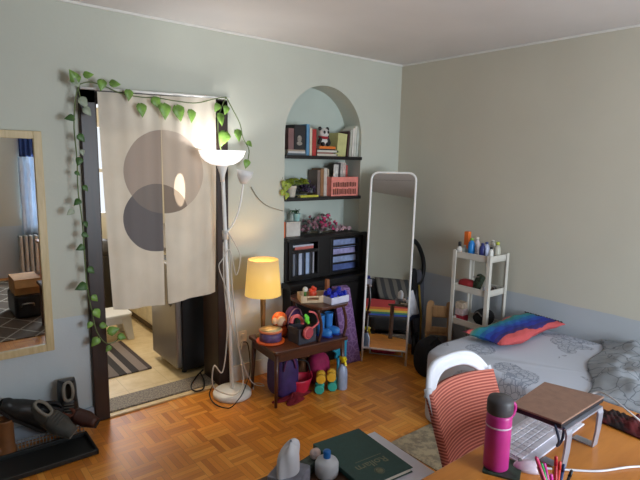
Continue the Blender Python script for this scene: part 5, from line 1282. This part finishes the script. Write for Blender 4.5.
def shoe(name, label, loc, rot, up, sole, lin, L=.27, W=.095, Hh=.10, collar=.0, lace=None, group='shoes along the wall'):
    """shoe along +y with the toe at +y, sole on z = 0"""
    t = thing(name, label, 'shoe', loc, rot, group)
    hw = lambda v: W/2*(.80+.22*math.sin(PI*min(1, v*1.15))-.42*max(0, v-.72)**1.4*3.2 if v > .72 else .80+.22*math.sin(PI*v*1.0)-.10*math.sin(PI*min(1, max(0, (v-.15)/.5))))
    n, m = 22, 30
    MBs = MB(local=True)
    pts = [(hw(i/n), -L/2+L*i/n) for i in range(n+1)]
    outl = [(x*1.04, y) for x, y in pts]+[(-x*1.04, y) for x, y in pts[::-1]]
    MBs.prism(outl, 0, .024)
    MBs.build('sole', sole, t, bevel=.005)
    def hgt(v): return (Hh+collar)*(1-max(0, v-.18)**.9*1.05) if v < .5 else lerp((Hh+collar)*(1-.32**.9*1.05), Hh*.42, min(1, (v-.5)/.35))*(1 if v < .9 else 1-((v-.9)/.1)**2*.5)
    def upf(u, v):
        a = -.0+PI*u; w_ = hw(v); h = hgt(v)
        open_ = v < .42
        cx = math.cos(a); sz = math.sin(a)
        if open_: sz = min(sz, .78); k = (1-.35*sz)
        else: k = (1-.08*sz)
        return Vector((w_*(math.copysign(abs(cx)**.7, cx))*k, -L/2+.004+(L-.008)*v, .022+h*abs(sz)**.75))
    # upper as strips, the ankle left open
    g2 = MB(local=True); g2.weld = True
    N = 44
    for j in range(N):
        v0, v1 = j/N, (j+1)/N
        for i in range(m):
            u0, u1 = i/m, (i+1)/m
            if (((u0+u1)/2-.5)/.19)**2+(((v0+v1)/2-.20)/.18)**2 < 1: continue
            g2.add([upf(u0, v0), upf(u1, v0), upf(u1, v1), upf(u0, v1)], [(0, 1, 2, 3)], True)
    g2.add([upf(i/m, 0) for i in range(m+1)], [list(range(m+1))], False)
    g2.build('upper', up, t, solid=.006)
    rimp = [upf(.5+.20*math.cos(2*PI*q/24), .20+.19*math.sin(2*PI*q/24))+Vector((0, 0, .003)) for q in range(24)]
    MB(local=True).tube(rimp, .0095, 8, closed=True).build('collar', lin, t)
    MB(local=True).ell((0, -L*.26, .03), (W*.33, L*.18, .02)).build('insole', lin, t)
    if lace:
        g3 = MB(local=True)
        for k in range(4):
            v = .46+.06*k; a, b = upf(.36, v), upf(.64, v+.015); g3.tube([a+Vector((0, 0, .006)), (a+b)/2+Vector((0, 0, .010)), b+Vector((0, 0, .006))], .004, 5)
        g3.build('laces', lace, t)
    return t
BLs = M('black_leather', (26, 26, 26), .45, var=.3); GRs = M('grey_suede', (72, 72, 68), .85, var=.25); BRs = M('brown_leather_shoe', (128, 82, 46), .5); DRs = M('dark_red_brown', (62, 30, 22), .5, var=.25)
SOL = M('rubber_sole', (30, 28, 28), .8); SOLG = M('pale_sole', (134, 128, 116), .8); LIN_D = M('dark_lining', (36, 34, 36), .9); LIN_G = M('grey_lining', (126, 122, 112), .9); LAC = M('shoe_lace', (92, 90, 84), .9)
# tan boot at the photo's edge
c = at(3, 440, 'y', -.06)
c = at(5, 430, 'y', -.10)+Vector((.02, 0, 0))
t = thing('tan_boot', 'tan leather boot at the photo edge, on the wire rack', 'boot', (c.x-.02, -.10, .0))
MB().lathe([(.0, .0), (.05, .0), (.052, .02), (.044, .06), (.043, .2), (.047, .21), (.04, .21), (.036, .19)], (c.x-.02, -.10, 0), 20).build('shaft', BRs, t)
MB().ell((c.x-.06, -.10, .035), (.07, .04, .035), e=.8).build('foot', BRs, t)
MB().bx((c.x-.115, -.14, .0), (c.x+.03, -.062, .014)).build('sole', SOL, t, bevel=.004)
def prop_shoe(px, py, **k): pass
c = at(18, 425, 'y', -.09)
shoe('black_shoe', 'big black shoe slumped against the wall beside the tan boot', (c.x+.02, -.075, .18), (R(42), R(-14), R(74)), BLs, SOL, LIN_D, .30, .115, .12, .04, None)
c = at(45, 420, 'y', -.1)
shoe('grey_sneaker', 'dark grey sneaker, opening towards the room, in the middle of the row', (c.x+.035, -.135, .13), (R(-38), R(28), R(-150)), GRs, SOLG, LIN_G, .27, .11, .10, .015, LAC)
c = at(68, 400, 'y', -.07)
shoe('black_sneaker', 'black sneaker stood on its toe against the wall, nearest the door frame', (c.x, -.055, .19), (R(-78), R(0), R(172)), BLs, SOLG, LIN_G, .30, .11, .09, .02, LAC)
c = at(78, 415, 'y', -.1)
shoe('brown_shoe', 'dark red-brown shoe turned sideways by the door frame', (c.x+.02, -.12, .105), (R(-25), R(50), R(-160)), DRs, SOL, M('rust_lining', (96, 48, 30), .8), .22, .09, .085, .01, None)

# ------------------------------------------------------------------ the room behind the camera, seen in the mirrors
t = thing('radiator', 'white column radiator below the window, seen in the oak mirror', 'radiator', (-2.13, YF+.12, 0))
RAD = M('radiator_paint', (176, 176, 172), .45)
for i in range(9):
    x = -2.37+.06*i
    MB().rbox((x, YF+.13, .33), (.042, .13, .50), .02).build('column', RAD, t, bevel=.012, seg=3)
MB().tube([(-2.38, YF+.13, .12), (-1.85, YF+.13, .12)], .02, 10).build('pipe', RAD, t)
for x in (-2.37, -1.89): MB().bx((x-.02, YF+.09, 0), (x+.02, YF+.17, .08)).build('foot', RAD, t)
t = thing('suitcase', 'black case on the diamond rug, seen in the oak mirror', 'case', (-2.66, -2.80, .009))
MB().rbox((-2.62, -2.80, .13), (.27, .5, .22), .05).build('case_body', BLACK, t, bevel=.02, seg=3)
MB().tube(cat_pts([(-2.70, -2.545, .14), (-2.69, -2.52, .17), (-2.6, -2.52, .17), (-2.59, -2.545, .14)], 5), .008, 6).build('handle', CHROME, t)
t = thing('cardboard_box', 'open cardboard box on the black case, seen in the oak mirror', 'box', (-2.665, -2.80, .243))
CB = M('cardboard', (188, 138, 82), .8)
MB().bx((-2.74, -2.98, .243), (-2.50, -2.62, .40)).build('box', CB, t, bevel=.003)
MB().hexa([(-2.74, -2.62, .39), (-2.50, -2.62, .39), (-2.50, -2.617, .39), (-2.74, -2.617, .39)], [(-2.74, -2.55, .33), (-2.50, -2.55, .33), (-2.50, -2.545, .33), (-2.74, -2.545, .33)]).build('flap', CB, t)
sw, _nt, _b = new_mat('pale_blue_voile'); _h = NT(_nt); _v = _h.xyz()
_cc = _h.ramp(_h.noise(_v[0], 8), [(.3, srgb(196, 212, 228)), (.7, srgb(214, 226, 238))]); _nt.links.new(_cc, _b.inputs['Base Color']); _b.inputs['Roughness'].default_value = .9
_tr = _h.n('ShaderNodeBsdfTranslucent'); _nt.links.new(_cc, _tr.inputs[0]); _mx = _h.n('ShaderNodeMixShader'); _mx.inputs[0].default_value = .2
_nt.links.new(_b.outputs[0], _mx.inputs[1]); _nt.links.new(_tr.outputs[0], _mx.inputs[2]); _nt.links.new(_mx.outputs[0], _nt.nodes['Material Output'].inputs[0])
t = thing('window_curtain', 'pale blue curtain at the window edge, seen in the oak mirror', 'curtain', (-2.2, YF+.05, .56))
MB().grid(lambda u, v: Vector((lerp(-2.32, -2.07, u), YF+.05+.015*math.sin(u*20), lerp(1.62, .56, v))), 40, 8).build('cloth', sw, t, solid=.002)
MB().grid(lambda u, v: Vector((lerp(-2.30, -2.12, u), YF+.05+.015*math.sin(u*20), lerp(2.2, 1.62, v))), 40, 8).build('top_band', M('deep_blue_cloth', (40, 64, 120), .9), t, solid=.002)['label'] = 'dark blue band'
# couch with throw
t = thing('couch', 'dark couch seen in the standing mirror', 'couch', (-4.08, -2.62, 0))
DKC = M('charcoal_upholstery', (38, 38, 42), .9, var=.2)
cx_, cy_ = -4.08, -2.62
MB().rbox((cx_, cy_, .22), (.80, 1.7, .30), .05).build('base', DKC, t, bevel=.03)
MB().rbox((cx_-.30, cy_, .56), (.2, 1.7, .5), .05).build('backrest', DKC, t, bevel=.05, seg=3)
for s_ in (-1, 1): MB().rbox((cx_, cy_+s_*.77, .42), (.8, .16, .44), .05).build('armrest', DKC, t, bevel=.04, seg=3)
MB().rbox((cx_+.08, cy_, .415), (.6, 1.36, .10), .05).build('cushion', DKC, t, bevel=.03, seg=3)
for sx in (-1, 1):
    for sy in (-1, 1): MB().bx((cx_+sx*.33-.02, cy_+sy*.78-.02, 0), (cx_+sx*.33+.02, cy_+sy*.78+.02, .075)).build('foot', BLACK, t)
t = thing('ottoman', 'black ottoman before the couch, seen low in the standing mirror', 'ottoman', (-3.36, -2.22, 0))
MB().rbox((-3.36, -2.22, .145), (.56, .95, .18), .06).build('cushion', BLACK_CLOTH, t, bevel=.03, seg=3)
for x in (-3.56, -3.16):
    for y in (-2.58, -1.82): MB().bx((x-.02, y-.02, 0), (x+.02, y+.02, .052)).build('foot', BLACK, t)
gs = [(k/10, ((96, 90, 82), (48, 48, 50))[k % 2]) for k in range(10)]
MB().grid(lambda u, v: Vector((lerp(cx_-.38, cx_+.38, v) if v < .45 else lerp(cx_-.02, cx_+.36, (v-.45)/.55), cy_+lerp(-.55, .15, u)+.1*v, .83 if v < .22 else lerp(.83, .485, min(1, (v-.22)/.25)))), 14, 20).solo('striped_throw', mat_stripes('grey_stripes', 1, gs, -.4, .4), 'grey striped throw over the couch, seen in the standing mirror', 'throw', solid=.01)
rb = [(0, (170, 40, 40)), (.25, (214, 110, 40)), (.45, (206, 180, 60)), (.62, (60, 120, 90)), (.78, (40, 70, 150))]
MB().bx((cx_+.405, cy_-.62, .20), (cx_+.42, cy_+.66, .475)).bx((cx_+.1, cy_-.62, .468), (cx_+.405, cy_+.66, .475)).solo('rainbow_blanket', mat_stripes('rainbow_bands', 2, [(p, c_) for p, c_ in ((0, (40, 70, 150)), (.3, (60, 120, 90)), (.45, (206, 180, 60)), (.62, (214, 110, 40)), (.8, (170, 40, 40)))], 0, .2), 'rainbow striped blanket hanging over the couch front, seen in the standing mirror', 'blanket', bevel=.004)
t = thing('dark_dresser', 'tall dark dresser beside the couch, seen in the standing mirror', 'dresser', (-5.1, -4.15, 0))
MB().bx((-5.38, -4.5, .06), (-4.9, -3.85, 1.05)).build('carcass', BLACKWOOD, t, bevel=.005)
MB().bx((-5.36, -4.48, 0), (-4.92, -3.87, .06)).build('plinth', BLACKWOOD, t)
for k in range(4):
    dr = MB().bx((-4.899, -4.48, .09+.24*k), (-4.882, -3.87, .31+.24*k)).build('drawer', BLACKWOOD, t, bevel=.003)
    MB().ell((-4.873, -4.175, .20+.24*k), .012).build('knob', CHROME, dr)

# ------------------------------------------------------------------ light
def lamp(name, kind, loc, energy, color, size=.1, rot=None, **k):
    l = bpy.data.lights.new(name, kind); l.energy = energy; l.color = color
    o = bpy.data.objects.new(name, l); col.objects.link(o); o.location = loc
    if rot is not None: o.rotation_euler = rot
    if kind == 'AREA': l.shape = 'RECTANGLE'; l.size = size[0]; l.size_y = size[1]
    elif kind in ('POINT', 'SPOT'): l.shadow_soft_size = size
    for a, b in k.items(): setattr(l, a, b)
    return o
lamp('window_daylight', 'AREA', ((WX0+WX1)/2, YF-.12, (WZ0+WZ1)/2), 125, (.80, .90, 1.0), (WX1-WX0, WZ1-WZ0), (R(90), 0, 0))
lamp('torchiere_bulb', 'AREA', TP+Vector((0, 0, .035)), 2.6, (1.0, .97, .95), (.12, .12), (PI, 0, 0))
lamp('table_lamp_bulb', 'POINT', (LX, LY, TZ+.45), 4.0, (1.0, .70, .34), .03)
lamp('kitchen_ceiling_light', 'AREA', (-2.2, 1.2, H-.02), 24, (1.0, .88, .70), (.5, .5), (0, 0, 0))
lamp('kitchen_daylight', 'AREA', ((kx0+kx1)/2, KY+.06, 1.5), 14, (.9, .95, 1.0), (.7, 1.0), (R(-90), 0, 0))
# shaft of sun through the window onto the curtain
tgt = at(179, 190, 'y', -.06); src = Vector((-1.25, YF-.05, 1.95))
dv = (tgt-src); q = dv.to_track_quat('-Z', 'Y')
sp_ = lamp('sun_shaft', 'SPOT', src, 2200, (1.0, .93, .78), .004, q.to_euler(), spot_size=R(2.6), spot_blend=.12)
sp_.scale = (.36, 1, 1)
wd = bpy.data.worlds.new('sky'); bpy.context.scene.world = wd; wd.use_nodes = True
bg = wd.node_tree.nodes['Background']; bg.inputs[0].default_value = (.86, .92, 1, 1); bg.inputs[1].default_value = 1.0
vs_ = bpy.context.scene.view_settings
vs_.view_transform = 'Standard'; vs_.look = 'None'; vs_.exposure = .16; vs_.gamma = 1
